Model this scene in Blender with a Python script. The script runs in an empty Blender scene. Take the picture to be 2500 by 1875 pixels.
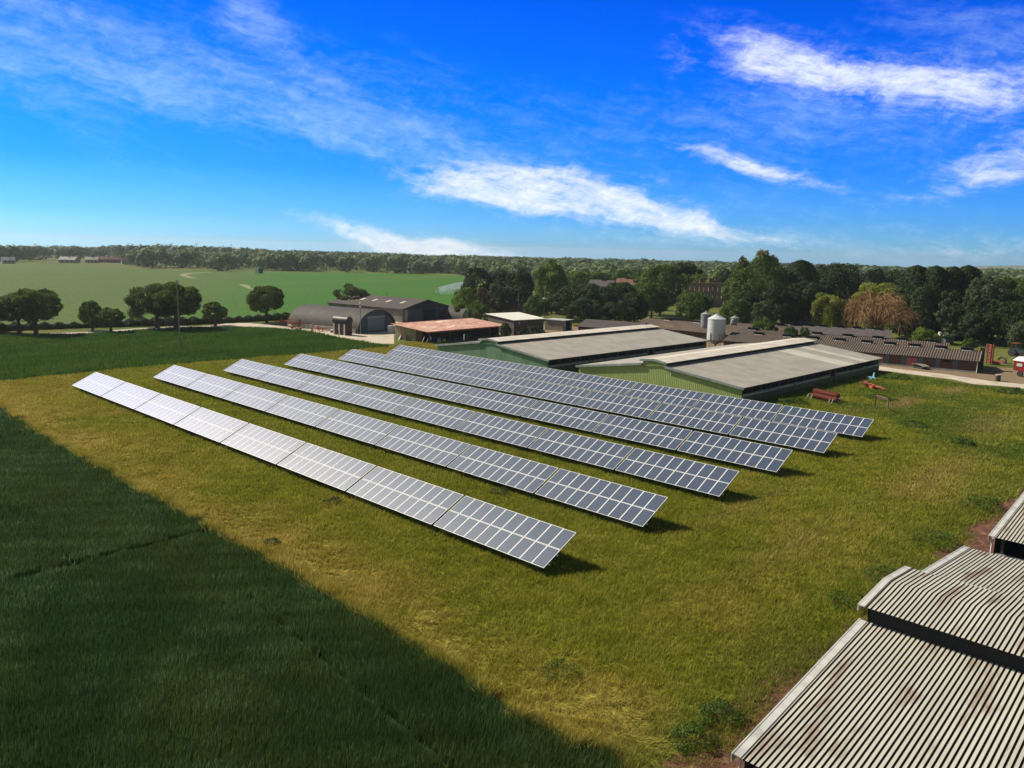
import bpy, math, random
import numpy as np
from mathutils import Vector, Matrix
R_ = math.radians
scene = bpy.context.scene
# ------------------------------------------------------------------ camera
PW, PH, FPX = 2500, 1875, 1927.66
PIT, ROL, YAW = R_(9.6673), R_(1.2941), R_(-43.5745)
CAM = np.array([110.909, -33.671, 19.242])
_cy, _sy, _cp, _sp, _cr, _sr = math.cos(YAW), math.sin(YAW), math.cos(PIT), math.sin(PIT), math.cos(ROL), math.sin(ROL)
FWD = np.array([_cp*_sy, _cp*_cy, -_sp]); _r = np.array([_cy, -_sy, 0]); _u = np.cross(_r, FWD)
RGT = _cr*_r+_sr*_u; UPV = -_sr*_r+_cr*_u
cd = bpy.data.cameras.new('camera'); cam = bpy.data.objects.new('camera', cd); scene.collection.objects.link(cam)
cd.sensor_width = 36; cd.lens = 36*FPX/PW; cd.clip_start = .5; cd.clip_end = 20000
cam.matrix_world = Matrix(((RGT[0], UPV[0], -FWD[0], CAM[0]), (RGT[1], UPV[1], -FWD[1], CAM[1]), (RGT[2], UPV[2], -FWD[2], CAM[2]), (0, 0, 0, 1)))
scene.camera = cam
def ray(u, v): return FWD+RGT*(u-PW/2)/FPX+UPV*(PH/2-v)/FPX
def G(u, v, z=0.0):
    d = ray(u, v); t = (z-CAM[2])/d[2]; p = CAM+d*t; return (float(p[0]), float(p[1]))
def PX(p):
    d = np.array(p, float)-CAM; f = d@FWD; return PW/2+FPX*(d@RGT)/f, PH/2-FPX*(d@UPV)/f
def GD(u, dist):                       # ground point in column u at a given distance
    lo, hi = 500.0, 1900.0
    def dd(v):
        r = ray(u, v)
        if r[2] >= -1e-5: return 1e9
        p = G(u, v); return math.hypot(p[0]-CAM[0], p[1]-CAM[1])
    for _ in range(50):
        m = (lo+hi)/2
        if dd(m) > dist: lo = m
        else: hi = m
    return G(u, hi)
def ZAT(x, y, v):
    lo, hi = -5.0, 60.0
    for _ in range(40):
        m = (lo+hi)/2
        if PX((x, y, m))[1] > v: lo = m
        else: hi = m
    return lo
# ------------------------------------------------------------------ light, sky, exposure
SUN_EL, SUN_DIR = R_(41), (-0.965, -0.26)
sa = math.atan2(SUN_DIR[0], SUN_DIR[1])
sl = bpy.data.lights.new('sun', 'SUN'); sl.energy = 5.0; sl.angle = R_(.5); sl.color = (1, .90, .76)
so = bpy.data.objects.new('sun', sl); scene.collection.objects.link(so)
sv = Vector((math.sin(sa)*math.cos(SUN_EL), math.cos(sa)*math.cos(SUN_EL), math.sin(SUN_EL)))
so.rotation_euler = sv.to_track_quat('Z', 'Y').to_euler()
scene.view_settings.view_transform = 'Standard'; scene.view_settings.look = 'None'
scene.view_settings.exposure = .38; scene.view_settings.gamma = 1
world = bpy.data.worlds.new('World'); scene.world = world; world.use_nodes = True
wt = world.node_tree; wt.nodes.clear()
class NT:
    def __init__(s, t): s.t = t
    def n(s, ty, **k):
        nd = s.t.nodes.new(ty)
        for a, b in k.items(): setattr(nd, a, b)
        return nd
    def put(s, sock, v):
        if isinstance(v, bpy.types.NodeSocket): s.t.links.new(v, sock)
        elif isinstance(v, bpy.types.Node): s.t.links.new(v.outputs[0], sock)
        else: sock.default_value = v
    def m(s, op, a, b=0.0, c=None, clamp=False):
        nd = s.n('ShaderNodeMath', operation=op); nd.use_clamp = clamp
        s.put(nd.inputs[0], a); s.put(nd.inputs[1], b)
        if c is not None: s.put(nd.inputs[2], c)
        return nd.outputs[0]
    def mix(s, f, a, b, bt='MIX'):
        nd = s.n('ShaderNodeMix', data_type='RGBA', blend_type=bt)
        s.put(nd.inputs[0], f); s.put(nd.inputs[6], a if not isinstance(a, tuple) else (*a, 1)[:4]); s.put(nd.inputs[7], b if not isinstance(b, tuple) else (*b, 1)[:4])
        return nd.outputs[2]
    def noise(s, vec, scale, detail=4, rough=.55, dist=0.0):
        nd = s.n('ShaderNodeTexNoise'); nd.inputs['Scale'].default_value = scale; nd.inputs['Detail'].default_value = detail
        nd.inputs['Roughness'].default_value = rough; nd.inputs['Distortion'].default_value = dist
        if vec is not None: s.put(nd.inputs['Vector'], vec)
        return nd.outputs[0]
    def ramp(s, f, stops):
        nd = s.n('ShaderNodeValToRGB'); e = nd.color_ramp.elements
        while len(e) < len(stops): e.new(.5)
        for i, (p, c) in enumerate(stops):
            e[i].position = p; e[i].color = (*c, 1) if isinstance(c, tuple) else (c, c, c, 1)
        s.put(nd.inputs[0], f); return nd.outputs[0]
    def comb(s, x, y, z=0.0):
        nd = s.n('ShaderNodeCombineXYZ'); s.put(nd.inputs[0], x); s.put(nd.inputs[1], y); s.put(nd.inputs[2], z); return nd.outputs[0]
    def sep(s, v):
        nd = s.n('ShaderNodeSeparateXYZ'); s.put(nd.inputs[0], v); return nd.outputs
    def mapr(s, v, a, b, c=0.0, d=1.0, it='SMOOTHSTEP'):
        nd = s.n('ShaderNodeMapRange', interpolation_type=it)
        for i, x in enumerate((v, a, b, c, d)): s.put(nd.inputs[i], x)
        return nd.outputs[0]
W = NT(wt)
wc = W.n('ShaderNodeTexCoord').outputs['Generated']
wx, wy, wz = W.sep(wc)
zc = W.m('MAXIMUM', wz, .004)
nv = W.n('ShaderNodeVectorMath', operation='NORMALIZE'); W.put(nv.inputs[0], W.comb(wx, wy, zc))
sky = W.n('ShaderNodeTexSky', sky_type='NISHITA'); sky.sun_disc = False; sky.sun_elevation = SUN_EL; sky.sun_rotation = sa
sky.altitude = 50; sky.air_density = 1.0; sky.dust_density = .6; sky.ozone_density = 2.0
W.put(sky.inputs[0], nv.outputs[0])
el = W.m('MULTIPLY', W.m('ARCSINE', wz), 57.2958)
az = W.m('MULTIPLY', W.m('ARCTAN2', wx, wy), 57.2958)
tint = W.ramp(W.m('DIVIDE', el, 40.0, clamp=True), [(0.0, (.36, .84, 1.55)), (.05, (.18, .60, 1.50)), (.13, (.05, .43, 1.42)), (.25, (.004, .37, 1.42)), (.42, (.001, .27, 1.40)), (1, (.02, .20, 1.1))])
# the deep saturated band is the northern sky in view; sky out of view is made neutral to cut blue fill, paler towards the sun
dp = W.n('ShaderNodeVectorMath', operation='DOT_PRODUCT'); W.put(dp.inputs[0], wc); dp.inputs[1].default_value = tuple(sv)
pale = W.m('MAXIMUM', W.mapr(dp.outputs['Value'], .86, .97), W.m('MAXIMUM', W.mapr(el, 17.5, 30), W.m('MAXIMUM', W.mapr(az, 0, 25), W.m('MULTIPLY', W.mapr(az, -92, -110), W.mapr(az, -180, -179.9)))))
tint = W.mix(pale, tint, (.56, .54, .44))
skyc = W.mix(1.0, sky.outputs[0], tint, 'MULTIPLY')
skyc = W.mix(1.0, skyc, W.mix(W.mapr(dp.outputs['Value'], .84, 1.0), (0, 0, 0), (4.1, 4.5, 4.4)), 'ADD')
# clouds: wisps of cirrus by direction (azimuth, elevation in degrees)
def azel(u, v):
    d = ray(u, v); d = d/np.linalg.norm(d); return math.degrees(math.atan2(d[0], d[1])), math.degrees(math.asin(d[2]))
pv = W.comb(az, el)
wn = W.n('ShaderNodeTexNoise'); wn.inputs['Scale'].default_value = .22; wn.inputs['Detail'].default_value = 5; W.put(wn.inputs['Vector'], pv)
wr, wg, wb = W.sep(wn.outputs['Color'])
azw = W.m('ADD', az, W.m('MULTIPLY', W.m('SUBTRACT', wr, .5), 3.2)); elw = W.m('ADD', el, W.m('MULTIPLY', W.m('SUBTRACT', wg, .5), 1.5))
def fibre(slope, sx, sy, det=7, rough=.62, off=0.0):
    a = W.m('ADD', W.m('MULTIPLY', azw, sx), off); b = W.m('MULTIPLY', W.m('ADD', elw, W.m('MULTIPLY', azw, slope)), sy)
    return W.noise(W.comb(a, b), 1.0, det, rough)
f1 = fibre(.20, .17, .70, 8, .66); f2 = fibre(.12, .55, 1.9, 9, .72, 31.0); f3 = fibre(-.35, .9, 1.3, 8, .68, 7.0)
fib = W.m('ADD', W.m('MULTIPLY', f1, .46), W.m('ADD', W.m('MULTIPLY', f2, .30), W.m('MULTIPLY', f3, .24)))
def cover(blobs, cap):
    cov = None
    for (u, v, hl, hw, an, wgt) in blobs:   # centre u, v, half length, half width, slope angle, weight
        ca, ce = azel(u, v); k = 57.3/FPX; la, wa = hl*k, hw*k; c, s_ = math.cos(R_(-an)), math.sin(R_(-an))
        da = W.m('SUBTRACT', azw, ca); de = W.m('SUBTRACT', elw, ce)
        p = W.m('DIVIDE', W.m('ADD', W.m('MULTIPLY', da, c), W.m('MULTIPLY', de, s_)), la)
        q = W.m('DIVIDE', W.m('SUBTRACT', W.m('MULTIPLY', de, c), W.m('MULTIPLY', da, s_)), wa)
        g = W.m('MULTIPLY', W.m('EXPONENT', W.m('MULTIPLY', W.m('ADD', W.m('MULTIPLY', p, p), W.m('MULTIPLY', q, q)), -.8)), wgt)
        cov = g if cov is None else W.m('ADD', cov, g)
    return W.m('MINIMUM', cov, cap)
cov = cover([(1400, 488, 330, 46, 9, 1.2), (1300, 462, 220, 48, 5, .8), (1720, 556, 200, 20, 11, .8), (1150, 470, 150, 20, 3, .55), (1330, 425, 90, 22, 0, .5),
    (960, 590, 210, 26, 13, 1.15), (1130, 620, 220, 30, 6, 1.15), (1780, 393, 130, 22, 14, .85), (1950, 437, 150, 20, 12, .62),
    (2080, 165, 290, 42, 13, .9), (1950, 190, 150, 30, 5, .45), (2400, 215, 190, 50, 2, .8), (1890, 125, 120, 40, 24, .55), (1840, 160, 60, 25, 0, .5), (2460, 385, 140, 42, -14, .9), (2330, 465, 140, 22, -12, .5), (2420, 600, 240, 36, 0, .6), (1650, 150, 45, 40, 35, .42)], 1.3)
dens = W.mapr(W.m('ADD', W.m('MULTIPLY', cov, .50), W.m('MULTIPLY', W.m('SUBTRACT', fib, .5), 2.7)), .08, 1.0)
dens = W.m('MULTIPLY', dens, W.mapr(cov, .05, 1.0, 0, .97, 'LINEAR'))
veil = cover([(400, 190, 400, 70, 14, .85), (850, 300, 400, 62, 12, .85), (180, 150, 240, 70, 12, .6), (900, 333, 250, 20, 5, .6), (20, 60, 150, 90, 10, .6), (610, 20, 70, 60, 50, .8), (230, 330, 260, 55, 20, .6), (790, 200, 110, 35, 35, .5),
    (2420, 60, 260, 55, 16, .8), (1300, 330, 500, 60, 5, .35), (750, 110, 500, 60, 10, .55), (1900, 310, 420, 70, 8, .6), (1950, 600, 520, 40, 0, .7), (1800, 480, 500, 60, 8, .5), (2200, 230, 420, 90, 8, .7), (1300, 540, 500, 70, 6, .4)], 1.1)
vd = W.m('MULTIPLY', W.mapr(W.m('ADD', W.m('MULTIPLY', veil, .45), W.m('MULTIPLY', W.m('SUBTRACT', fib, .5), 2.6)), .06, 1.05), W.m('MULTIPLY', veil, .46))
skyc = W.mix(vd, skyc, (4.6, 6.4, 8.2)); skyc = W.mix(dens, skyc, (7.4, 7.8, 8.2))
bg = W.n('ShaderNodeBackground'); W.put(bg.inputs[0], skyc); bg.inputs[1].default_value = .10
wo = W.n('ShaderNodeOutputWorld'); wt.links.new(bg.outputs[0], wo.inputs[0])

# ------------------------------------------------------------------ object helpers
COL = scene.collection
def tag(o, label=None, cat=None, group=None, kind=None):
    if label: o['label'] = label
    if cat: o['category'] = cat
    if group: o['group'] = group
    if kind: o['kind'] = kind
    return o
def empty(name, loc=(0, 0, 0), rz=0.0, label=None, cat=None, group=None):
    o = bpy.data.objects.new(name, None); o.empty_display_size = .5; COL.objects.link(o)
    o.location = loc; o.rotation_euler = (0, 0, rz); return tag(o, label, cat, group)
class MB:
    def __init__(s): s.v = []; s.f = []; s.mi = []
    def poly(s, pts, mi=0):
        b = len(s.v); s.v += [tuple(map(float, p)) for p in pts]; s.f.append(tuple(range(b, b+len(pts)))); s.mi.append(mi); return s
    def box(s, a, b, mi=0):
        x0, y0, z0 = [min(a[i], b[i]) for i in range(3)]; x1, y1, z1 = [max(a[i], b[i]) for i in range(3)]
        return s.hexa([(x0, y0, z0), (x1, y0, z0), (x1, y1, z0), (x0, y1, z0), (x0, y0, z1), (x1, y0, z1), (x1, y1, z1), (x0, y1, z1)], mi)
    def hexa(s, p, mi=0):
        b = len(s.v); s.v += [tuple(map(float, q)) for q in p]
        for f in ((0, 3, 2, 1), (4, 5, 6, 7), (0, 1, 5, 4), (1, 2, 6, 5), (2, 3, 7, 6), (3, 0, 4, 7)):
            s.f.append(tuple(b+i for i in f)); s.mi.append(mi)
        return s
    def slab(s, pts, n, t, mi=0):       # polygon thickened along vector n by t
        n = np.array(n, float)*t; k = len(pts); b = len(s.v)
        s.v += [tuple(map(float, p)) for p in pts]+[tuple((np.array(p, float)+n).tolist()) for p in pts]
        s.f.append(tuple(b+i for i in range(k))[::-1]); s.mi.append(mi); s.f.append(tuple(b+k+i for i in range(k))); s.mi.append(mi)
        for i in range(k):
            j = (i+1) % k; s.f.append((b+i, b+j, b+k+j, b+k+i)); s.mi.append(mi)
        return s
    def tube(s, pts, rad, n=8, mi=0, cap=True):
        pts = [np.array(p, float) for p in pts]
        if not hasattr(rad, '__len__'): rad = [rad]*len(pts)
        b = len(s.v); prev = None
        for i, p in enumerate(pts):
            t = (pts[min(i+1, len(pts)-1)]-pts[max(i-1, 0)]); t = t/(np.linalg.norm(t)+1e-9)
            if prev is None: a = np.cross(t, (0, 0, 1) if abs(t[2]) < .9 else (1, 0, 0))
            else: a = prev-t*(prev@t)
            a = a/(np.linalg.norm(a)+1e-9); prev = a; c = np.cross(t, a)
            for k in range(n):
                th = 2*math.pi*k/n; s.v.append(tuple((p+rad[i]*(math.cos(th)*a+math.sin(th)*c)).tolist()))
        for i in range(len(pts)-1):
            for k in range(n):
                k2 = (k+1) % n; s.f.append((b+i*n+k, b+i*n+k2, b+(i+1)*n+k2, b+(i+1)*n+k)); s.mi.append(mi)
        if cap:
            s.f.append(tuple(b+k for k in range(n))[::-1]); s.mi.append(mi); s.f.append(tuple(b+(len(pts)-1)*n+k for k in range(n))); s.mi.append(mi)
        return s
    def lathe(s, prof, n=24, mi=0, c=(0, 0)):
        b = len(s.v)
        for r, z in prof:
            for k in range(n):
                th = 2*math.pi*k/n; s.v.append((c[0]+r*math.cos(th), c[1]+r*math.sin(th), z))
        for i in range(len(prof)-1):
            for k in range(n):
                k2 = (k+1) % n; s.f.append((b+i*n+k, b+i*n+k2, b+(i+1)*n+k2, b+(i+1)*n+k)); s.mi.append(mi)
        s.f.append(tuple(b+k for k in range(n))[::-1]); s.mi.append(mi)
        s.f.append(tuple(b+(len(prof)-1)*n+k for k in range(n))); s.mi.append(mi)
        return s
    def mesh(s, name, mats, smooth=False):
        me = bpy.data.meshes.new(name); me.from_pydata(s.v, [], s.f)
        for m in (mats if isinstance(mats, (list, tuple)) else [mats]): me.materials.append(m)
        if len(s.mi): me.polygons.foreach_set('material_index', s.mi)
        if smooth: me.polygons.foreach_set('use_smooth', [True]*len(s.f))
        me.update(); return me
    def build(s, name, mats, parent=None, smooth=False, **k):
        o = bpy.data.objects.new(name, s.mesh(name, mats, smooth)); COL.objects.link(o)
        if parent: o.parent = parent
        return tag(o, **k)
def dup(o, parent=None):
    c = o.copy(); COL.objects.link(c)
    if parent: c.parent = parent
    for ch in list(o.children): dup(ch, c)
    return c
def npmesh(name, verts, nper, mat, parent=None, tint=None, smooth=False):
    verts = np.asarray(verts, dtype=np.float32).reshape(-1, 3); nv_ = len(verts); nf = nv_//nper
    me = bpy.data.meshes.new(name); me.vertices.add(nv_); me.vertices.foreach_set('co', verts.ravel())
    me.loops.add(nv_); me.loops.foreach_set('vertex_index', np.arange(nv_, dtype=np.int32))
    me.polygons.add(nf); me.polygons.foreach_set('loop_start', np.arange(0, nv_, nper, dtype=np.int32))
    me.materials.append(mat)
    if tint is not None:
        at = me.attributes.new('tint', 'FLOAT', 'FACE'); at.data.foreach_set('value', np.asarray(tint, dtype=np.float32))
    me.update(calc_edges=True)
    o = bpy.data.objects.new(name, me); COL.objects.link(o)
    if parent: o.parent = parent
    return o
# ------------------------------------------------------------------ materials
def newmat(name):
    m = bpy.data.materials.new(name); m.use_nodes = True; t = NT(m.node_tree)
    b = m.node_tree.nodes['Principled BSDF']; b.inputs['Specular IOR Level'].default_value = .3
    return m, t, b
def pos(t, obj=False, sc=(1, 1, 1), rot=0.0):
    v = t.n('ShaderNodeTexCoord').outputs['Object'] if obj else t.n('ShaderNodeNewGeometry').outputs['Position']
    mp = t.n('ShaderNodeMapping'); t.put(mp.inputs[0], v); mp.inputs['Scale'].default_value = sc; mp.inputs['Rotation'].default_value = (0, 0, rot)
    return mp.outputs[0]
def M(name, c1, c2=None, scale=1.0, rough=.85, bump=0.0, bscale=None, sc=(1, 1, 1), metal=0.0, lo=.35, hi=.65, c3=None, s3=.2, obj=False, detail=6, spec=.3):
    m, t, b = newmat(name); b.inputs['Roughness'].default_value = rough; b.inputs['Metallic'].default_value = metal; b.inputs['Specular IOR Level'].default_value = spec
    if c2 is None: c2 = tuple(x*.8 for x in c1)
    v = pos(t, obj, sc); n = t.noise(v, scale, detail, .6); col = t.ramp(n, [(lo, c1), (hi, c2)])
    if c3: col = t.mix(t.mapr(t.noise(v, s3, 5, .6), .52, .68), col, c3)
    t.put(b.inputs['Base Color'], col)
    if bump:
        bn = t.n('ShaderNodeBump'); bn.inputs['Strength'].default_value = 1; bn.inputs['Distance'].default_value = bump
        t.put(bn.inputs['Height'], t.noise(v, bscale or scale*4, 5, .6)); t.put(b.inputs['Normal'], bn.outputs[0])
    return m
def leafmat(name, dark, light, trans=.3, through=(1.15, 1.25, .5)):
    m, t, b = newmat(name); at = t.n('ShaderNodeAttribute'); at.attribute_name = 'tint'
    col = t.ramp(at.outputs['Fac'], [(0, dark), (1, light)]); t.put(b.inputs['Base Color'], col); b.inputs['Roughness'].default_value = .75; b.inputs['Specular IOR Level'].default_value = .2
    tr = t.n('ShaderNodeBsdfTranslucent'); t.put(tr.inputs[0], t.mix(1.0, col, through, 'MULTIPLY'))
    mx = t.n('ShaderNodeMixShader'); mx.inputs[0].default_value = trans
    t.put(mx.inputs[1], b.outputs[0]); t.put(mx.inputs[2], tr.outputs[0]); t.put(m.node_tree.nodes['Material Output'].inputs[0], mx.outputs[0])
    return m
def meadow_color(t):
    v = t.n('ShaderNodeNewGeometry').outputs['Position']; x, y, z = t.sep(v)
    big = t.noise(t.comb(x, y), .09, 5, .6); mid = t.noise(t.comb(x, y), .45, 5, .65); fine = t.noise(t.comb(x, y), 2.6, 3, .6)
    green = t.mix(t.mapr(mid, .35, .65), (.200, .226, .017), (.285, .280, .030))
    gold = t.mix(t.mapr(mid, .35, .65), (.36, .28, .050), (.46, .36, .095))
    # straw runs along the crop edges and over the west end; weeds grow round the yard
    st = t.m('ADD', t.mapr(y, -3.5, -9.5, 0, .62), t.mapr(x, 25, -12, 0, .38)); st = t.m('ADD', st, t.mapr(x, 86, 100, 0, .0))
    st = t.m('ADD', st, t.m('MULTIPLY', t.m('SUBTRACT', big, .47), 2.6), clamp=True)
    col = t.mix(t.m('MULTIPLY', st, .85), green, gold)
    wd = t.m('MULTIPLY', t.mapr(y, 48, 58), t.mapr(x, 55, 66)); wd = t.m('ADD', t.m('MULTIPLY', wd, .8), t.m('MULTIPLY', t.mapr(x, 92, 97), .55)); wd = t.m('MULTIPLY', wd, t.mapr(big, .38, .56))
    col = t.mix(wd, col, (.10, .165, .02))
    for (u, v, ru, rv, k_) in ((2205, 985, 5.5, 1.6, .9), (2330, 955, 4.0, 1.5, .8), (2300, 1160, 9, 2.0, .45), (2420, 1040, 8, 2.5, .5), (2060, 1010, 3.5, 1.2, .3), (1000, 862, 9, 3.0, .7), (1830, 1230, 9, 1.2, .35), (1950, 1330, 10, 1.4, .3)):
        cx_, cy2 = G(u, v); ax_ = t.m('DIVIDE', t.m('SUBTRACT', t.m('ADD', x, t.m('MULTIPLY', t.m('SUBTRACT', mid, .5), 3)), cx_), rv); ay_ = t.m('DIVIDE', t.m('SUBTRACT', y, cy2), ru)
        g_ = t.m('EXPONENT', t.m('MULTIPLY', t.m('ADD', t.m('MULTIPLY', ax_, ax_), t.m('MULTIPLY', ay_, ay_)), -1.0)); col = t.mix(t.m('MULTIPLY', g_, k_), col, (.36, .27, .11))
    gap = t.m('MULTIPLY', t.mapr(y, 2, 4), t.mapr(y, 56, 50)); gap = t.m('MULTIPLY', gap, t.mapr(x, 84, 76))
    col = t.mix(t.m('MULTIPLY', gap, .5), col, (.20, .24, .02))
    return col, fine
def grassmat(name, fn, trans=.35, amp=(.55, 1.35), tip=((.33, .25, .07), .6)):
    m, t, b = newmat(name); at = t.n('ShaderNodeAttribute'); at.attribute_name = 'tint'
    col, fine = fn(t); k = t.mapr(at.outputs['Fac'], 0, 1, amp[0], amp[1], 'LINEAR'); col = t.mix(t.mapr(at.outputs['Fac'], .80, .9, 0, tip[1]), col, tip[0])
    col = t.mix(1.0, col, t.comb(k, k, k), 'MULTIPLY')
    t.put(b.inputs['Base Color'], col); b.inputs['Roughness'].default_value = .8; b.inputs['Specular IOR Level'].default_value = .15
    tr = t.n('ShaderNodeBsdfTranslucent'); t.put(tr.inputs[0], col); mx = t.n('ShaderNodeMixShader'); mx.inputs[0].default_value = trans
    t.put(mx.inputs[1], b.outputs[0]); t.put(mx.inputs[2], tr.outputs[0]); t.put(m.node_tree.nodes['Material Output'].inputs[0], mx.outputs[0]); return m
def groundmat(name, fn, bump=.25, bs=2.0, mul=.8):
    m, t, b = newmat(name); col, fine = fn(t); k = t.mapr(fine, .3, .7, mul*.6, mul*1.25, 'LINEAR')
    t.put(b.inputs['Base Color'], t.mix(1.0, col, t.comb(k, k, k), 'MULTIPLY')); b.inputs['Roughness'].default_value = .95; b.inputs['Specular IOR Level'].default_value = .05
    bn = t.n('ShaderNodeBump'); bn.inputs['Distance'].default_value = bump; t.put(bn.inputs['Height'], t.noise(pos(t), bs, 4, .65)); t.put(b.inputs['Normal'], bn.outputs[0]); return m
def crop_color(t):
    v = t.n('ShaderNodeNewGeometry').outputs['Position']; x, y, z = t.sep(v)
    big = t.noise(t.comb(t.m('MULTIPLY', x, .5), y), .12, 4, .6); fine = t.noise(t.comb(x, y), 3.5, 4, .6)
    return t.mix(t.mapr(big, .38, .62), (.040, .092, .027), (.062, .110, .026)), fine
def backcrop_color(t):
    v = t.n('ShaderNodeNewGeometry').outputs['Position']; x, y, z = t.sep(v)
    big = t.noise(t.comb(t.m('MULTIPLY', x, 1.3), t.m('MULTIPLY', y, .25)), .10, 5, .6); fine = t.noise(t.comb(x, t.m('MULTIPLY', y, .5)), 1.3, 5, .7)
    rows = t.noise(t.comb(t.m('MULTIPLY', x, 1.0), t.m('MULTIPLY', y, .04)), .9, 3, .6)
    c = t.mix(t.mapr(big, .36, .62), (.045, .125, .016), (.082, .150, .020)); c = t.mix(t.mapr(rows, .62, .74, 0, .6), c, (.012, .035, .007)); return c, fine
def farfield_color(t):
    v = t.n('ShaderNodeNewGeometry').outputs['Position']; x, y, z = t.sep(v)
    big = t.noise(t.comb(t.m('MULTIPLY', x, .9), t.m('MULTIPLY', y, .3)), .020, 5, .6); fine = t.noise(t.comb(x, y), .6, 5, .7)
    a = t.m('ADD', t.m('MULTIPLY', y, .9), t.m('MULTIPLY', x, .55))
    g = t.mapr(t.m('ADD', a, t.m('MULTIPLY', t.m('SUBTRACT', big, .5), 60)), -22, 20)
    c = t.mix(g, (.088, .135, .030), (.052, .145, .016)); c = t.mix(t.mapr(big, .45, .70, 0, .6), c, (.100, .150, .030))
    c = t.mix(t.mapr(x, -470, -620), c, (.12, .15, .045)); return c, fine
def base_color(t):
    v = pos(t); big = t.noise(v, .05, 6, .65); fine = t.noise(v, 1.5, 5, .7)
    return t.mix(t.mapr(big, .4, .6), (.085, .115, .022), (.14, .15, .042)), fine
mt = {}
mt['white'] = M('white_paint', (.78, .78, .76), (.66, .66, .64), 2, .5)
mt['galv'] = M('galvanised', (.42, .44, .46), (.32, .34, .36), 3, .4, metal=.6)
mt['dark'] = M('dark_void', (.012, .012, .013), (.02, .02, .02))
def sheetroof(name, c1, c2, rust=(.30, .20, .12), per=1.08):
    m, t, b = newmat(name); x, y, z = t.sep(t.n('ShaderNodeTexCoord').outputs['Object'])
    c = t.mix(t.mapr(t.noise(t.comb(x, y), .35, 6, .6), .35, .65), c1, c2)
    pid = t.m('FLOOR', t.m('DIVIDE', x, per)); wn_ = t.n('ShaderNodeTexWhiteNoise'); wn_.noise_dimensions = '2D'; t.put(wn_.inputs['Vector'], t.comb(pid, t.m('FLOOR', t.m('DIVIDE', y, 2.6))))
    k = t.mapr(wn_.outputs[0], 0, 1, .93, 1.05, 'LINEAR'); c = t.mix(1.0, c, t.comb(k, k, k), 'MULTIPLY')
    fx = t.m('ABSOLUTE', t.m('SUBTRACT', t.m('FRACT', t.m('DIVIDE', x, per)), .5)); c = t.mix(t.mapr(fx, .46, .5, 0, .35), c, tuple(q*.55 for q in c2))
    fy = t.m('ABSOLUTE', t.m('SUBTRACT', t.m('FRACT', t.m('DIVIDE', y, 2.6)), .5)); c = t.mix(t.mapr(fy, .485, .5, 0, .4), c, tuple(q*.5 for q in c2))
    c = t.mix(t.mapr(t.noise(t.comb(t.m('MULTIPLY', x, 1.6), t.m('MULTIPLY', y, .16)), 1.0, 6, .65), .56, .76, 0, .55), c, rust)
    t.put(b.inputs['Base Color'], c); b.inputs['Roughness'].default_value = .8
    bn = t.n('ShaderNodeBump'); bn.inputs['Distance'].default_value = .03; t.put(bn.inputs['Height'], t.m('SINE', t.m('MULTIPLY', x, 6.2832/.25))); t.put(b.inputs['Normal'], bn.outputs[0]); return m
mt['roof_grey'] = sheetroof('fibre_roof', (.385, .36, .30), (.325, .30, .25), (.27, .24, .20))
mt['roof_pale'] = sheetroof('pale_fibre_sheet', (.56, .54, .44), (.50, .47, .39), (.45, .42, .34))
mt['roof_white'] = sheetroof('white_roof_sheet', (.66, .62, .53), (.56, .49, .39), (.38, .27, .17))
mt['cream_roof'] = M('cream_roof', (.68, .67, .56), (.60, .59, .50), .5, .7)
mt['trim'] = M('fascia_trim', (.30, .35, .33), (.20, .24, .24), 1.2, .7, c3=(.42, .44, .40), s3=.8)
mt['wall_green'] = M('olive_green_cladding', (.47, .54, .22), (.38, .46, .17), .5, .6, sc=(1, 1, .3))
mt['wall_green2'] = M('bottle_green_cladding', (.27, .43, .28), (.21, .35, .22), .6, .6, sc=(1, 1, .3), c3=(.14, .31, .18), s3=.3)
mt['wall_side'] = M('dark_green_boarding', (.115, .13, .085), (.08, .09, .06), .8)
mt['ledge'] = M('weathered_ledge', (.36, .38, .37), (.24, .25, .24), 1.5, c3=(.14, .15, .14), s3=.7)
mt['timber'] = M('grey_timber', (.12, .10, .085), (.07, .06, .05), 2)
mt['asb'] = M('corrugated_cement', (.50, .485, .405), (.38, .36, .30), .8, .8, sc=(1, .22, 1), c3=(.25, .18, .13), s3=.9, lo=.35, hi=.7)
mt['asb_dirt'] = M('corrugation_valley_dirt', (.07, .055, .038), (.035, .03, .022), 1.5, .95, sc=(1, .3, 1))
mt['concrete'] = M('concrete_track', (.52, .45, .35), (.43, .37, .28), .5, .9, bump=.01, c3=(.36, .30, .21), s3=.35)
mt['dirt'] = M('bare_dirt', (.24, .165, .10), (.15, .11, .06), .4, .95, bump=.06, c3=(.16, .13, .04), s3=.25)
mt['leafdirt'] = M('red_leaf_litter', (.15, .065, .035), (.07, .034, .018), 1.2, .95, bump=.12, bscale=5, c3=(.24, .13, .07), s3=2.0)
mt['tile_brown'] = M('brown_roof_sheet', (.115, .078, .056), (.070, .052, .042), .9, .9, bump=.04, bscale=3, c3=(.15, .105, .05), s3=.3)
mt['tile_grey'] = M('grey_roof_sheet', (.105, .090, .082), (.07, .062, .058), .9, .9, bump=.03, bscale=3)
mt['tile_dark'] = M('dark_roof_sheet', (.080, .066, .058), (.055, .048, .044), .7, .9, bump=.03, bscale=2, c3=(.10, .075, .05), s3=.2)
mt['brick'] = M('red_brick', (.135, .066, .052), (.095, .052, .042), 2, .9, c3=(.10, .065, .055), s3=.6)
mt['brick_dark'] = M('old_dark_brick', (.13, .062, .055), (.075, .045, .042), 2, .9)
mt['stone'] = M('old_stone', (.31, .22, .15), (.22, .155, .11), .5, .9, c3=(.12, .09, .065), s3=.3)
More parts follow.
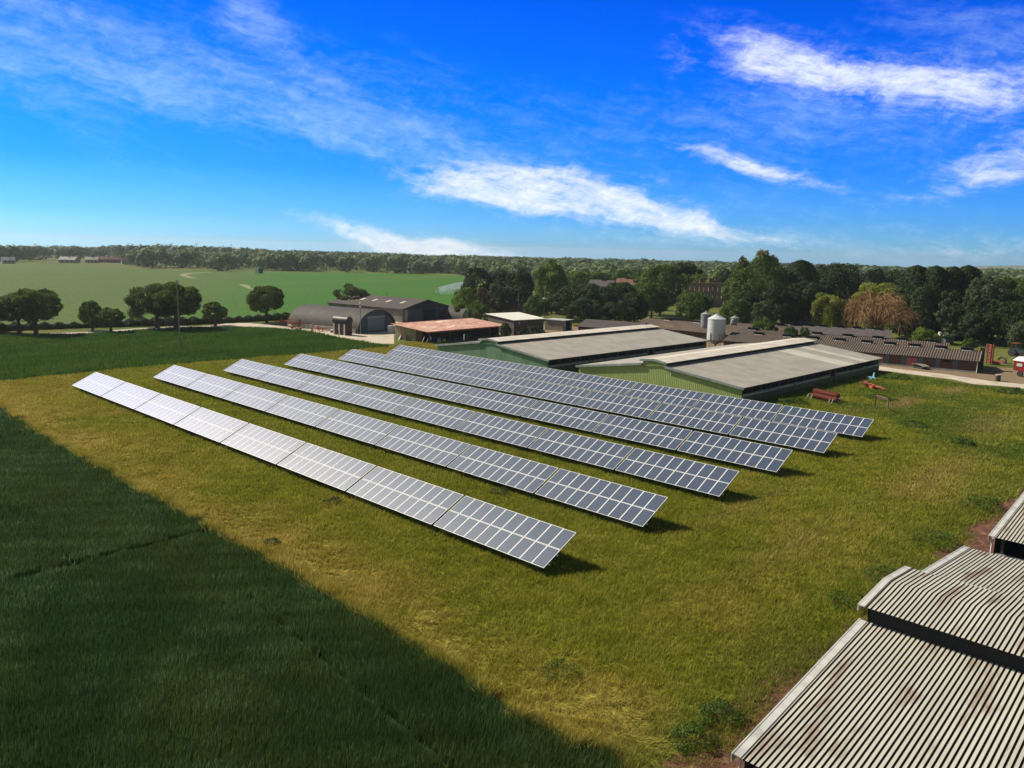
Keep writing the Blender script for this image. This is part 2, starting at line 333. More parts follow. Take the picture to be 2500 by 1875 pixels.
mt['nissen'] = M('nissen_cladding', (.062, .052, .043), (.040, .035, .031), .7, .75, bump=.02, c3=(.095, .072, .048), s3=.22, sc=(1, 1, .5))
mt['shed_wall'] = M('grey_shed_wall', (.24, .22, .19), (.17, .155, .14), .5, c3=(.14, .12, .1), s3=.2)
mt['bluegrey'] = M('bluegrey_door', (.10, .13, .15), (.075, .10, .12), .6, .6)
mt['shutter'] = M('grey_roller_shutter', (.24, .27, .29), (.20, .23, .25), .8, .5, sc=(.3, .3, 8))
mt['palegrey'] = M('pale_grey_render', (.42, .42, .38), (.33, .33, .30), .8)
mt['red_roof'] = M('rusty_red_roof', (.40, .175, .12), (.55, .36, .27), 1.6, .8, sc=(1, .5, 1), lo=.42, hi=.62, c3=(.68, .52, .40), s3=.5)
mt['tan_wall'] = M('tan_boarding', (.34, .30, .19), (.24, .21, .13), 1.4, sc=(1, 1, .15))
mt['rust'] = M('rusty_red_metal', (.27, .062, .032), (.14, .045, .03), 2.5, .8)
mt['orange'] = M('faded_orange_paint', (.50, .12, .05), (.32, .10, .06), 2, .7)
mt['blue'] = M('faded_blue_paint', (.10, .30, .45), (.2, .42, .55), 2, .6)
mt['red'] = M('red_paint', (.24, .02, .025), (.17, .018, .02), 1, .4)
mt['black'] = M('black_rubber', (.02, .02, .022), (.03, .03, .03), 2, .6)
mt['tank'] = M('black_tank_paint', (.03, .03, .03), (.06, .06, .055), .8, .5, c3=(.10, .075, .05), s3=.8)
mt['silo'] = M('galvanised_silo', (.62, .64, .64), (.52, .54, .54), .8, .40, metal=.08, sc=(.4, .4, 5))
mt['silo_old'] = M('weathered_silo', (.30, .31, .31), (.22, .23, .23), .8, .5, metal=.05, sc=(.4, .4, 4))
mt['tanbrown'] = M('brown_grey_tank', (.18, .145, .12), (.12, .10, .085), 1, .7)
mt['yellow'] = M('yellow_paint', (.45, .42, .03), (.35, .34, .03), 1, .6)
mt['pole'] = M('creosoted_pole', (.27, .26, .21), (.18, .17, .14), 1.5, sc=(1, 1, .2))
mt['bark'] = M('tree_bark', (.10, .085, .06), (.05, .043, .032), 2, .95, bump=.03, sc=(1, 1, .3))
mt['deadwood'] = M('dead_orange_twigs', (.34, .20, .085), (.22, .125, .055), 1.0, .9)
mt['gold_leaf'] = None
mt['glass'] = M('window_glass', (.02, .025, .03), (.03, .035, .04), 1, .1, spec=.6)
L_ = {
 'dark': leafmat('leaf_dark', (.016, .032, .009), (.046, .076, .015), .22), 'row': leafmat('leaf_field_maple', (.030, .058, .010), (.125, .165, .024), .42), 'mid': leafmat('leaf_mid', (.036, .070, .012), (.105, .165, .024), .28),
 'bright': leafmat('leaf_bright', (.055, .095, .012), (.16, .22, .028), .35), 'sage': leafmat('leaf_sage', (.040, .058, .026), (.10, .13, .06), .25),
 'yellow': leafmat('leaf_willow', (.11, .14, .022), (.27, .28, .05), .35), 'brown': leafmat('leaf_brown', (.06, .048, .016), (.13, .10, .035), .3),
 'far': leafmat('leaf_far', (.062, .108, .036), (.135, .190, .068), .15), 'hedge': leafmat('leaf_hedge', (.028, .045, .012), (.07, .095, .02), .2),
 'flower': leafmat('leaf_flowering', (.05, .08, .02), (.33, .28, .15), .3)}
# ------------------------------------------------------------------ ground
def terr(x, y):
    d = math.hypot(x-CAM[0], y-CAM[1]); return -max(0.0, d-900)*.0085
def tri_fill(name, pts, z, mat, label=None, kind='structure'):
    from mathutils.geometry import tessellate_polygon
    tri = tessellate_polygon([[Vector((p[0], p[1], 0)) for p in pts]])
    m = MB(); m.v = [(p[0], p[1], z) for p in pts]
    for t in tri:
        a, b, c = [Vector(m.v[i]) for i in t]
        m.f.append(tuple(t) if (b-a).cross(c-a).z > 0 else tuple(t)[::-1]); m.mi.append(0)
    return m.build(name, mat, kind=kind)
g = MB(); rings = [0, 60, 150, 300, 500, 700, 900, 1100, 1400, 1800, 2400, 3200]; NA = 96
g.v.append((CAM[0], CAM[1], 0))
for rr in rings[1:]:
    for k in range(NA):
        a = 2*math.pi*k/NA; x, y = CAM[0]+rr*math.cos(a), CAM[1]+rr*math.sin(a); g.v.append((x, y, terr(x, y)))
for k in range(NA): g.f.append((0, 1+k, 1+(k+1) % NA)); g.mi.append(0)
for i in range(len(rings)-2):
    for k in range(NA):
        a = 1+i*NA+k; b = 1+i*NA+(k+1) % NA; g.f.append((a, a+NA, b+NA, b)); g.mi.append(0)
g.build('ground', groundmat('rough_grass_ground', base_color, .15, 1.2, 1.0), kind='structure')
def wig(a, b, n, amp, rnd):
    out = []
    for i in range(n):
        t = i/n; x = a[0]+(b[0]-a[0])*t; y = a[1]+(b[1]-a[1])*t; dx, dy = b[0]-a[0], b[1]-a[1]; L = math.hypot(dx, dy)
        o = rnd.uniform(-amp, amp); out.append((x-dy/L*o, y+dx/L*o))
    return out
rnd = random.Random(5)
# far field beyond the hedge, up to the wood
far_edge = [(-160, 642), (0, 644), (200, 650), (430, 661), (700, 664), (935, 667), (1130, 674)]
fe = [G(u, v) for u, v in far_edge]
tri_fill('far_field', [(-84, -60)]+[(-420, -260), (-900, -260)]+fe+[(-78, 165), (-74, 80)], .004, groundmat('far_field_crop', farfield_color, .12, .8, 1.0))
# crop field west of the array
bc = [(-160, -11.2)]+[G(u, v) for u, v in [(-300, 838), (0, 821), (230, 817), (340, 808), (470, 801), (590, 801), (680, 804), (760, 812), (830, 827), (950, 847)]]+[(-11.5, 58)]+wig((-12, 56), (-14, 8), 14, .5, rnd)+wig((-13.2, 8), (-11.3, -11.2), 5, .3, rnd)+[(-11.3, -11.2)]
tri_fill('west_crop_field', [(-11.3, -60), (-110, -60)]+[p for p in bc[1:]], .008, groundmat('west_crop', backcrop_color, .22, 1.5, 1.0))
# front crop field
eb_px = [(1600, 1930), (1545, 1885), (1518, 1850), (1480, 1824), (1400, 1797), (1298, 1745), (1222, 1701), (1162, 1656), (1054, 1590), (972, 1539), (903, 1495), (820, 1458), (747, 1411), (700, 1383), (541, 1298), (484, 1263), (420, 1228), (358, 1198), (230, 1127), (100, 1050), (0, 986), (-90, 925)]
edge = [G(u, v, .42) for u, v in eb_px]; edge2 = []
for a_, b_ in zip(edge[:-1], edge[1:]):
    edge2 += wig(a_, b_, max(2, int(math.hypot(a_[0]-b_[0], a_[1]-b_[1])/1.2)), .16, rnd)
edge2.append(edge[-1]); print('edge', [tuple(round(q, 1) for q in p) for p in edge[:8]+edge[-3:]])
fcp = [(edge2[-1][0], -60), (edge2[0][0], -60)]+edge2
tri_fill('front_crop_field', fcp, .012, groundmat('front_crop', crop_color, .2, 3.5, .55))
mead = [p for p in edge2[::-1]]+[(104, -20), (104, -13), (99.5, -13.1), (99.5, 60), (103, 112)]+[G(2500, 952), G(2376, 941), G(2200, 914), G(2130, 905)]+[(63, 98), (27, 98), (10, 86), (-2, 74), (-16, 70)]+[G(950, 848)]+[(-11.5, 58)]+bc[12:]
MEADOW = mead
tri_fill('meadow', mead, .016, groundmat('meadow_ground', meadow_color, .15, 2.5, .75))
litter = [(95.9, -16), (96.6, -8), (96.1, -2), (96.9, 6), (96.4, 14), (97.0, 24), (97.2, 34), (97.6, 48), (98.5, 60), (140, 60), (140, -16)]
tri_fill('leaf_litter_strip', litter, .024, mt['leafdirt'])
tri_fill('concrete_farm_track', [G(u, v) for u, v in [(-200, 836), (0, 818), (230, 810), (330, 802), (420, 798), (520, 795), (560, 788), (610, 789), (700, 797), (860, 812), (962, 824), (962, 840), (900, 838), (830, 826), (760, 811), (680, 803), (590, 800), (470, 800), (340, 807), (230, 816), (0, 820.5), (-200, 839)]][::-1], .020, mt['concrete'])
tri_fill('yard', [(-72, 84), (-56, 66), (-48, 62), (-30, 74), (-14, 72), (-4, 78), (10, 90), (27, 100), (66, 100), (66, 112), (100, 112), (112, 128), (95, 135), (70, 130), (40, 135), (0, 128), (-30, 122), (-60, 105)], .012, mt['dirt'])
tri_fill('yard_apron', [G(u, v) for u, v in [(870, 815), (962, 824), (962, 790), (1000, 782), (1200, 782), (1130, 760), (980, 765), (880, 800)]][::-1], .018, mt['concrete'])
tri_fill('grass_track', [(-52, 88), (-62, 98), (-75, 112), (-88, 122), (-86, 124), (-72, 115), (-58, 102), (-48, 92)], .024, mt['concrete'])
tri_fill('farm_road', [G(u, v) for u, v in [(2138, 893), (2200, 902), (2308, 914), (2422, 931), (2500, 938), (2620, 950), (2620, 962), (2500, 949), (2444, 942.5), (2376, 938), (2322, 926), (2200, 911), (2138, 906)]][::-1], .026, mt['concrete'])
straw_line = [(430, 672), (447, 668), (500, 666)]
for pp in ([(438, 671), (447, 667.5), (470, 666), (520, 664.6), (520, 665), (470, 667.6), (454, 671), (466, 676), (486, 680.5), (462, 678.5), (446, 675)], [(582, 694), (600, 694), (609, 698), (612, 703), (638, 708.5), (608, 705.5), (596, 700)]):
    tri_fill('straw_patch', [G(u, v) for u, v in pp][::-1], .012, M('straw_patch', (.24, .22, .09), (.13, .16, .04), .25))
# ------------------------------------------------------------------ solar tables
def panel_material():
    m, t, b = newmat('solar_cells')
    x, y, z = t.sep(t.n('ShaderNodeTexCoord').outputs['Object'])
    rnd_ = t.n('ShaderNodeObjectInfo').outputs['Random']
    def line(c, off, per, w):
        f = t.m('FRACT', t.m('DIVIDE', t.m('ADD', c, off), per)); return t.m('LESS_THAN', t.m('ABSOLUTE', t.m('SUBTRACT', f, .5)), w/per/2)
    ln = t.m('MAXIMUM', line(x, .0757, .1514, .016), line(y, .0785, .157, .016))
    base = t.mix(rnd_, (.022, .046, .100), (.032, .046, .108)); base = t.mix(t.mapr(t.noise(t.comb(x, y), 9, 3, .6), .35, .65), base, (.03, .05, .08))
    t.put(b.inputs['Base Color'], t.mix(t.m('MULTIPLY', ln, .55), base, (.24, .27, .31)))
    b.inputs['Roughness'].default_value = .33; b.inputs['Specular IOR Level'].default_value = .65
    b.inputs['Coat Weight'].default_value = .8; b.inputs['Coat Roughness'].default_value = .27
    return m
mt['cells'] = panel_material()
mt['frame'] = M('panel_frame_aluminium', (.86, .86, .86), (.80, .80, .80), 2, .4, spec=.5)
PW_, PL_, TILT = .988, 1.640, R_(26)
def panel_mesh():
    b = MB(); fw, th = .030, .035; w, l = PW_/2, PL_/2
    b.hexa([(-w+fw, -l+fw, -.01), (w-fw, -l+fw, -.01), (w-fw, l-fw, -.01), (-w+fw, l-fw, -.01), (-w+fw, -l+fw, th-.006), (w-fw, -l+fw, th-.006), (w-fw, l-fw, th-.006), (-w+fw, l-fw, th-.006)], 0)
    for x0, y0, x1, y1 in ((-w, -l, w, -l+fw), (-w, l-fw, w, l), (-w, -l+fw, -w+fw, l-fw), (w-fw, -l+fw, w, l-fw)): b.box((x0, y0, 0), (x1, y1, th), 1)
    return b.mesh('solar_panel', [mt['cells'], mt['frame']])
pm = panel_mesh()
HB_ = .6
def slope_pt(s, off=0.0): return (s*math.cos(TILT)-off*math.sin(TILT), HB_+s*math.sin(TILT)+off*math.cos(TILT))
def make_table():
    root = empty('solar_table')
    for j in (0, 1):
        for i in range(10):
            o = bpy.data.objects.new('solar_panel', pm); COL.objects.link(o); o.parent = root
            y, z = slope_pt(.838+j*1.676, -.035); o.location = (.5025+i*1.005, y, z); o.rotation_euler = (TILT, 0, 0)
    for s in (.42, 1.25, 2.10, 2.93):
        y, z = slope_pt(s, -.07); MB().box((-.09, y-.025, z-.03), (10.19, y+.03, z+.03)).build('purlin', mt['galv'], root)
    for x in (1.2, 3.8, 6.3, 8.9):
        y0, z0 = slope_pt(.2, -.14); y1, z1 = slope_pt(3.15, -.14)
        MB().tube([(x, y0, z0), (x, y1, z1)], .035, 4).build('rafter', mt['galv'], root)
        for s in (.65, 2.6):
            y, z = slope_pt(s, -.16); MB().box((x-.04, y-.03, -.1), (x+.04, y+.03, z)).build('post', mt['galv'], root)
    return root
ROWX = [0, -.076, .074, -.05, -.01, -.05]; ROWY = [0, 10.396, 20.587, 30.68, 40.69, 50.63]
rown = ['nearest row', 'second row from front', 'third row from front', 'fourth row from front', 'fifth row from front', 'rearmost row by the barns']
coln = ['leftmost', 'second from left', 'third from left', 'fourth from left', 'fourth from right', 'third from right', 'second from right', 'rightmost']
proto = make_table()
for r in range(6):
    for c in range(8):
        o = proto if (r, c) == (0, 0) else dup(proto)
        o.location = (ROWX[r]+c*10.25, ROWY[r], .0)
        tag(o, 'solar panel table, %s, %s' % (coln[c], rown[r]), 'solar table', 'solar panel tables in six rows on the meadow')
# ------------------------------------------------------------------ corrugated sheets
def corr(b, p0, e1, e2, n, per, depth, mi=0, mv=None, top=.55, lip=.12):
    """strip profile along e1, extruded along e2; n = outward normal"""
    p0, e1, e2, n = [np.array(a, float) for a in (p0, e1, e2, n)]; L = np.linalg.norm(e1); k = max(1, round(L/per)); d = e1/k; n = n/np.linalg.norm(n)
    prof = []
    for i in range(k):
        prof += [(i, 0), (i+top, 0), (i+top+lip, -depth), (i+1-lip, -depth)]
    prof.append((k, 0))
    pts = [p0+d*a+n*z for a, z in prof]
    for i in range(len(pts)-1):
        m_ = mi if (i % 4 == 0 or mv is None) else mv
        b.poly([pts[i], pts[i+1], pts[i+1]+e2, pts[i]+e2], m_)
    return b
def barn(label, loc, ang, Wd, L, he, hs, hm, hp, hw, wallm, roofm, capm, fg=False, group=None, sky=None, mirror=False):
    root = empty('poultry_barn', (loc[0], loc[1], 0), ang, label, 'barn', group)
    m_ = Wd/2; ov = .35; he2 = he-(0 if fg else .38); SL = ((hs-he)/(m_-hw), (hs-he2)/(m_-hw)); HE = (he, he2); slp = SL[0]
    # gable wall: profile columns, ribbed
    def prof(y):
        d = min(y, Wd-y); k = 0 if y < m_ else 1
        return HE[k]+SL[k]*d if d < m_-hw else hm+(hp-hm)*(d-(m_-hw))/hw
    def gable(x, nx, name):
        b = MB(); k = int(Wd/.30)
        for i in range(k):
            y0, y1 = Wd*i/k, Wd*(i+1)/k; w = (y1-y0)
            ys = [y0, y0+w*.5, y0+w*.65, y1-w*.15]; xs = [0, 0, -.05, -.05]
            ys.append(y1); xs.append(0)
            for j in range(4):
                a, c = ys[j], ys[j+1]; za, zc = prof(a)-.03, prof(c)-.03
                b.poly([(x+nx*xs[j], a, 0), (x+nx*xs[j+1], c, 0), (x+nx*xs[j+1], c, zc), (x+nx*xs[j], a, za)])
        return b.build(name, wallm, root)
    gable(0, -1, 'gable_wall'); gable(L, 1, 'gable_wall')
    # side walls
    for side in (0, 1):
        Y = (lambda y: y) if side == 0 else (lambda y: Wd-y)
        he = HE[side]
        b = MB(); b.box((.1, Y(.05), 0), (L-.1, Y(.20), he*.44)); b.build('side_wall', mt['wall_side'], root)
        b = MB(); b.box((.1, Y(-.10), he*.44), (L*.57, Y(.25), he*.58)); b.box((L*.62, Y(-.10), he*.44), (L-.1, Y(.25), he*.58)); b.build('ledge', mt['ledge'], root)
        b = MB()
        for i in range(19): MB().box((.4+i*(L-.8)/18-.09, Y(.1), he*.58), (.4+i*(L-.8)/18+.09, Y(.25), he-.12)).build('side_post', mt['timber'], root)
        for x in (L*.575, L*.612): MB().box((x-.25, Y(-.06), 0), (x+.25, Y(.22), he-.12)).build('door_post', mt['timber'], root)
        b = MB().box((.1, Y(.9), 0), (L-.1, Y(1.0), he-.05)); b.build('dark_interior_sheet', mt['dark'], root)  # near-black sheet painted in for the shade behind the side openings
    # roof slopes
    for side in (0, 1):
        Y = lambda y: y if side == 0 else Wd-y
        slp, he = SL[side], HE[side]
        y0, y1 = -ov, m_-hw+.3; z0, z1 = he-slp*ov, he+slp*y1
        e2 = np.array((0, Y(y1)-Y(y0), z1-z0)); nn = np.array((0, (-slp if side == 0 else slp), 1))
        b = MB()
        if fg:
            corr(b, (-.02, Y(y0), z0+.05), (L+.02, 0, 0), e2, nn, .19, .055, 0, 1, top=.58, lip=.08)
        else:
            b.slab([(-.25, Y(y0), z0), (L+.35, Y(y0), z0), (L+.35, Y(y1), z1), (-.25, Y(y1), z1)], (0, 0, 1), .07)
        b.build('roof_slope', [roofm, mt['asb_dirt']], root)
        if sky and side == 0:
            b = MB()
            for xa, xb in sky:
                b.poly([(xa, Y(y0)+.0, z0+.078), (xb, Y(y0), z0+.078), (xb, Y(y1), z1+.078), (xa, Y(y1), z1+.078)])
            b.build('pale_roof_sheets', mt['roof_pale'], root)
        # verge trim along gable
        for x, s in ((-.32, -1), (L+.0, 1)):
            b = MB(); tw = .30 if not fg else .34
            if fg: b.slab([(x+.02, Y(y0), z0+.04), (x+.34, Y(y0), z0+.04), (x+.34, Y(y1-.35), z1-.35*slp+.04), (x+.02, Y(y1-.35), z1-.35*slp+.04)], (0, 0, 1), .045)
            b.box((0, 0, 0), (0, 0, 0)) if False else None
            xo = x if s < 0 else x+.30
            b.slab([(xo, Y(y0-.05), z0-.22), (xo, Y(y1-.3), z1-.22-.3*slp), (xo, Y(y1-.3), z1+.10-.3*slp), (xo, Y(y0-.05), z0+.10)], (1, 0, 0), .05)
            b.build('verge_trim', mt['trim'] if not fg else mt['ledge'] if False else mt['trim_pale'] if fg else mt['trim'], root)
        # monitor side (dark opening) and cap roof
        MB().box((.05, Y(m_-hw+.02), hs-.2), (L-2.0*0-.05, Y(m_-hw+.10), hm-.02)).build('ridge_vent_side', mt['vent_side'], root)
        ym0, ym1 = m_-hw-.35, m_; zm0, zm1 = hm-.05, hp
        e2 = np.array((0, Y(ym1)-Y(ym0), zm1-zm0)); b = MB()
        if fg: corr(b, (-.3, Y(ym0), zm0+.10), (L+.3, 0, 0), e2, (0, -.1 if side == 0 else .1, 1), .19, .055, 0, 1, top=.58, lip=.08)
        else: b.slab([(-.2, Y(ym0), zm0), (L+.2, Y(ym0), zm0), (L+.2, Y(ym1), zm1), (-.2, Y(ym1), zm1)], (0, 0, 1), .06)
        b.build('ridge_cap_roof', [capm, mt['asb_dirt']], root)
        b = MB(); xo = -.34
        b.slab([(xo, Y(ym0), zm0-.16), (xo, Y(ym1), zm1-.16), (xo, Y(ym1), zm1+.14), (xo, Y(ym0), zm0+.14)], (1, 0, 0), .06)
        if fg: b.slab([(xo+.06, Y(ym0), zm0+.08), (xo+.30, Y(ym0), zm0+.08), (xo+.30, Y(ym1), zm1+.08), (xo+.06, Y(ym1), zm1+.08)], (0, 0, 1), .05)
        b.build('ridge_trim', mt['trim_pale'] if fg else mt['trim'], root)
    return root
mt['trim_pale'] = M('pale_cement_verge', (.50, .50, .46), (.42, .42, .39), 2, .8, c3=(.34, .34, .31), s3=1)
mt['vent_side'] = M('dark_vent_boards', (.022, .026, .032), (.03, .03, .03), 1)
mt['wall_fg'] = M('dark_timber_gable', (.06, .05, .045), (.04, .035, .03), 2)
barn('long bluish-green-clad barn with plain stone-grey roof, left of the two green barns', (30.16, 59.32), R_(88.85), 27.11, 46.67, 2.28, 3.62, 4.07, 4.27, 1.98, mt['wall_green2'], mt['roof_grey'], mt['roof_white'], group='green poultry barns beside the solar rows')
barn('olive green-clad poultry barn with pale strips across its grey roof, nearer the road', (63.04, 59.85), R_(89.06), 27.46, 47.44, 2.27, 3.63, 4.16, 4.4, 1.94, mt['wall_green'], mt['roof_grey'], mt['roof_white'], group='green poultry barns beside the solar rows', sky=[(31.5, 36.0), (39.8, 41.8)])
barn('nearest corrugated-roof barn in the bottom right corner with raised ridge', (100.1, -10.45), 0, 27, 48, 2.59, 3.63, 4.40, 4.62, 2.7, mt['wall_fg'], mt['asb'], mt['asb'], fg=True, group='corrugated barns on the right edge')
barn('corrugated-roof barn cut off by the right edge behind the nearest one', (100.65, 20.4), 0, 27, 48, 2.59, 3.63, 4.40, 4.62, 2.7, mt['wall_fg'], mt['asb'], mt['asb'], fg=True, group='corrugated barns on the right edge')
b = MB()
for (x, y) in ((100.0, -10.9), (100.5, 20.1), (100.5, 22.0)): pass
for x, y, gl in ((100.02, -10.62, 'nearest barn at the bottom right'), (100.55, 20.15, 'barn at the right edge')):
    MB().tube([(x, y, 0), (x, y, 2.45), (x+.1, y-.12, 2.55)], .05, 8).build('downpipe', mt['white'], None, label='white plastic downpipe at the corner of the %s' % gl, cat='downpipe')
# ------------------------------------------------------------------ generic farm buildings
def gabled(name, label, cat, x, y, ang, Wd, L, he, hr, wallm, roofm, ov=.3, group=None, hip=0.0, th=.10):
    root = empty(name, (x, y, 0), ang, label, cat, group)
    b = MB().box((0, 0, 0), (.15, Wd, he)); b.poly([(0, 0, he), (0, Wd, he), (0, Wd/2, hr-.05)]); b.poly([(.15, 0, he), (.15, Wd, he), (.15, Wd/2, hr-.05)]); b.build('gable_wall', wallm, root)
    b = MB().box((L-.15, 0, 0), (L, Wd, he)); b.poly([(L, 0, he), (L, Wd, he), (L, Wd/2, hr-.05)]); b.poly([(L-.15, 0, he), (L-.15, Wd, he), (L-.15, Wd/2, hr-.05)]); b.build('gable_wall', wallm, root)
    for s in (0, 1):
        yy = 0 if s == 0 else Wd-.15; MB().box((.15, yy, 0), (L-.15, yy+.15, he)).build('side_wall', wallm, root)
    sl_ = (hr-he)/(Wd/2)
    for s in (0, 1):
        Y = lambda q: q if s == 0 else Wd-q
        z0 = he-ov*sl_
        MB().slab([(-ov, Y(-ov), z0), (L+ov, Y(-ov), z0), (L+ov-hip, Y(Wd/2), hr), (-ov+hip, Y(Wd/2), hr)], (0, 0, 1), th).build('roof', roofm, root)
    if hip:
        for xx, s in ((-ov, 1), (L+ov, -1)):
            MB().slab([(xx, -ov, he-ov*sl_), (xx+s*hip, Wd/2, hr), (xx, Wd+ov, he-ov*sl_)], (0, 0, 1), th-.01).build('roof', roofm, root)
    return root
def nissen(label, x, y, ang, R, L, h, doorm, pale=False, base=True):
    root = empty('arched_hut', (x, y, 0), ang, label, 'arched hut', 'arched corrugated huts')
    n = 28; arc = []
    for i in range(n+1):
        th = math.pi*i/n; arc.append((R-R*math.cos(th), h*math.sin(th)**.92 if 0 < i < n else 0))
    b = MB(); o = [( (R-(R)*math.cos(math.pi*i/n))) for i in range(n+1)]
    th_ = .12
    for i in range(n):
        (y0, z0), (y1, z1) = arc[i], arc[i+1]
        a0 = (R+(y0-R)*(1+th_/R), z0*(1+th_/h)); a1 = (R+(y1-R)*(1+th_/R), z1*(1+th_/h))
        b.hexa([(-.15, y0, z0), (L, y0, z0), (L, y1, z1), (-.15, y1, z1), (-.15, a0[0], a0[1]), (L, a0[0], a0[1]), (L, a1[0], a1[1]), (-.15, a1[0], a1[1])])
    b.build('arched_roof', mt['nissen'], root)
    for xx in (.25, L-.2):
        b = MB(); b.slab([(xx, p[0], p[1]) for p in arc], (1, 0, 0), .12); b.build('end_wall', doorm if xx < 1 else mt['shed_wall'], root)
    w = R*.42
    MB().box((.12, R-w, .35 if not pale else .1), (.25, R+w, h*.66)).build('shutter_door', mt['shutter'] if not pale else mt['bluegrey2'], root)
    MB().box((.02, R-w-.15, h*.66), (.25, R+w+.15, h*.74)).build('shutter_box', mt['palegrey'], root)
    if base:
        for s in (0, 1):
            yy = -.25 if s == 0 else 2*R-.05
            MB().box((.3, yy, 0), (L-.1, yy+.3, 1.05)).build('dwarf_wall', mt['palegrey'], root)
    b = MB(); a2 = [(p[0], p[1]) for p in arc]
    for i in range(n):
        (y0, z0), (y1, z1) = a2[i], a2[i+1]
        f0, f1 = 1.03, 1.0
        b.hexa([(-.28, R+(y0-R)*f1, z0*f1), (-.16, R+(y0-R)*f1, z0*f1), (-.16, R+(y1-R)*f1, z1*f1), (-.28, R+(y1-R)*f1, z1*f1), (-.28, R+(y0-R)*f0, z0*f0+.05), (-.16, R+(y0-R)*f0, z0*f0+.05), (-.16, R+(y1-R)*f0, z1*f0+.05), (-.28, R+(y1-R)*f0, z1*f0+.05)])
    b.build('arch_rim', mt['rim'], root)
    return root
mt['bluegrey2'] = M('pale_bluegrey_door', (.19, .22, .25), (.16, .19, .22), .8, .6)
mt['rim'] = M('arch_rim', (.13, .125, .11), (.09, .085, .08), 1)
nissen('large dark arched corrugated hut with grey roller door by the farm track', -36.75, 81.23, 3.3196, 6.25, 22.67, 4.91, mt['bluegrey'])
_p = G(1169.6, 781); nissen('smaller arched hut with pale front behind the red-roofed shed', _p[0], _p[1]+.6, R_(186), 4.05, 15, 3.5, mt['palegrey'], pale=True, base=False)
# dark gabled grain shed
sh = gabled('grain_shed', 'big dark gabled shed with open doorway and four pale rooflights behind the arched hut', 'shed', -52.3, 112.2, R_(185.27), 17.79, 30.08, 3.39, 5.52, mt['shed_wall'], mt['tile_dark'], ov=.35)
MB().box((-.30, 1.2, 0), (-.02, 16.6, 3.35)).build('door_surround', mt['bluegrey'], sh)
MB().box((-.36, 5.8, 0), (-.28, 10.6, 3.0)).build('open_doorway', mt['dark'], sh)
b = MB(); b.slab([(-.34, .0, 3.40), (-.34, 17.79, 3.40), (-.34, 8.9, 5.38)], (1, 0, 0), .1); b.build('gable_cladding', M('dark_brown_cladding', (.055, .047, .04), (.04, .035, .03), 1), sh)
for yy in (.7, 16.2): MB().box((-.34, yy, .2), (-.2, yy+1.0, 3.1)).build('side_panel', mt['palegrey'], sh)
for xx in (4.6, 10.2, 15.6, 20.6):
    sl_ = (5.52-3.39)/8.9; Y0, Y1 = 17.79-4.2, 17.79-6.0
    z = lambda y: 3.39+sl_*(17.79-y)+.115
    b = MB(); b.poly([(xx, Y0, z(Y0)), (xx+1.1, Y0, z(Y0)), (xx+1.1, Y1, z(Y1)), (xx, Y1, z(Y1))]); b.build('rooflight', mt['roof_pale'], sh)
# red-roofed open shed
rs = empty('open_machinery_shed', (-22.2, 70.0, 0), R_(2.0), 'long low open-fronted shed with faded red sheet roof', 'shed')
b = MB(); lo, hi, Ln = 2.42, 3.22, 24.3
nr = 40
for i in range(nr):
    y0, y1 = -1.0+(Ln+.3)*i/nr, -1.0+(Ln+.3)*(i+1)/nr; ym = (y0+y1)/2
    for ya, yb, za, zb in ((y0, ym, 0, .05), (ym, y1, .05, 0)): b.poly([(-.4, ya, hi+za), (11.1, ya, lo+za), (11.1, yb, lo+zb), (-.4, yb, hi+zb)])
b.poly([(-.4, -1, hi-.06), (11.1, -1, lo-.06), (11.1, Ln-.7, lo-.06), (-.4, Ln-.7, hi-.06)])
b.build('roof', mt['red_roof'], rs)
MB().box((-.42, -1.05, hi-.2), (-.36, Ln-.7, hi+.08)).box((11.1, -1.05, lo-.22), (11.16, Ln-.7, lo+.06)).build('fascia', mt['orange'], rs)
b = MB()
for i in range(26):
    x0 = i*.25; b.box((x0, 0+(.03 if i % 2 else 0), 0), (x0+.25, .12, 3.1-x0*.07))
b.build('end_wall', mt['tan_wall'], rs)
MB().box((6.5, .02, 0), (8.4, .12, 2.55)).build('door', mt['brick'], rs)
MB().box((-.02, .12, 0), (.1, Ln-1, 3.1)).box((0, Ln-1.1, 0), (8.4, Ln-1, 2.5)).build('back_wall', mt['timber'], rs)
for yy in (.1, 6, 12, 18, 23): MB().box((10.3, yy, 0), (10.5, yy+.2, lo)).build('front_post', mt['timber'], rs)
MB().box((6.6, .2, 0), (6.7, Ln-1, 2.5)).build('inner_wall', mt['vent_side'], rs)
# white mono-pitch building
wb = empty('flat_roofed_workshop', (-22.5, 96.5, 0), 0, 'cream flat-roofed building with dark walls and a blue-grey end, beyond the red roof', 'building')
MB().slab([(-.6, 1.0, 4.0), (10.9, -1.2, 3.42), (11.9, 8.6, 3.42), (.3, 11.6, 4.0)], (0, 0, 1), .12).build('roof', mt['cream_roof'], wb)
b = MB(); b.hexa([(0, 1.3, 0), (10.5, -.8, 0), (11.4, 8.3, 0), (.4, 11, 0), (0, 1.3, 3.95), (10.5, -.8, 3.38), (11.4, 8.3, 3.38), (.4, 11, 3.95)]); b.build('walls', mt['timber'], wb)
MB().slab([(10.56, 2.6, 0), (11.1, 8.2, 0), (11.1, 8.2, 3.0), (10.56, 2.6, 3.0)], (1, -.1, 0), .1).build('blue_wall_sheet', M('bluegrey_sheet', (.13, .17, .19), (.11, .14, .16), .5), wb)
MB().lathe([(.01, 0), (.18, .05), (.18, .3), (.01, .35)], 10, c=(10.85, .6)).build('wall_lamp', mt['white'], wb).location = (0, 0, 2.6)
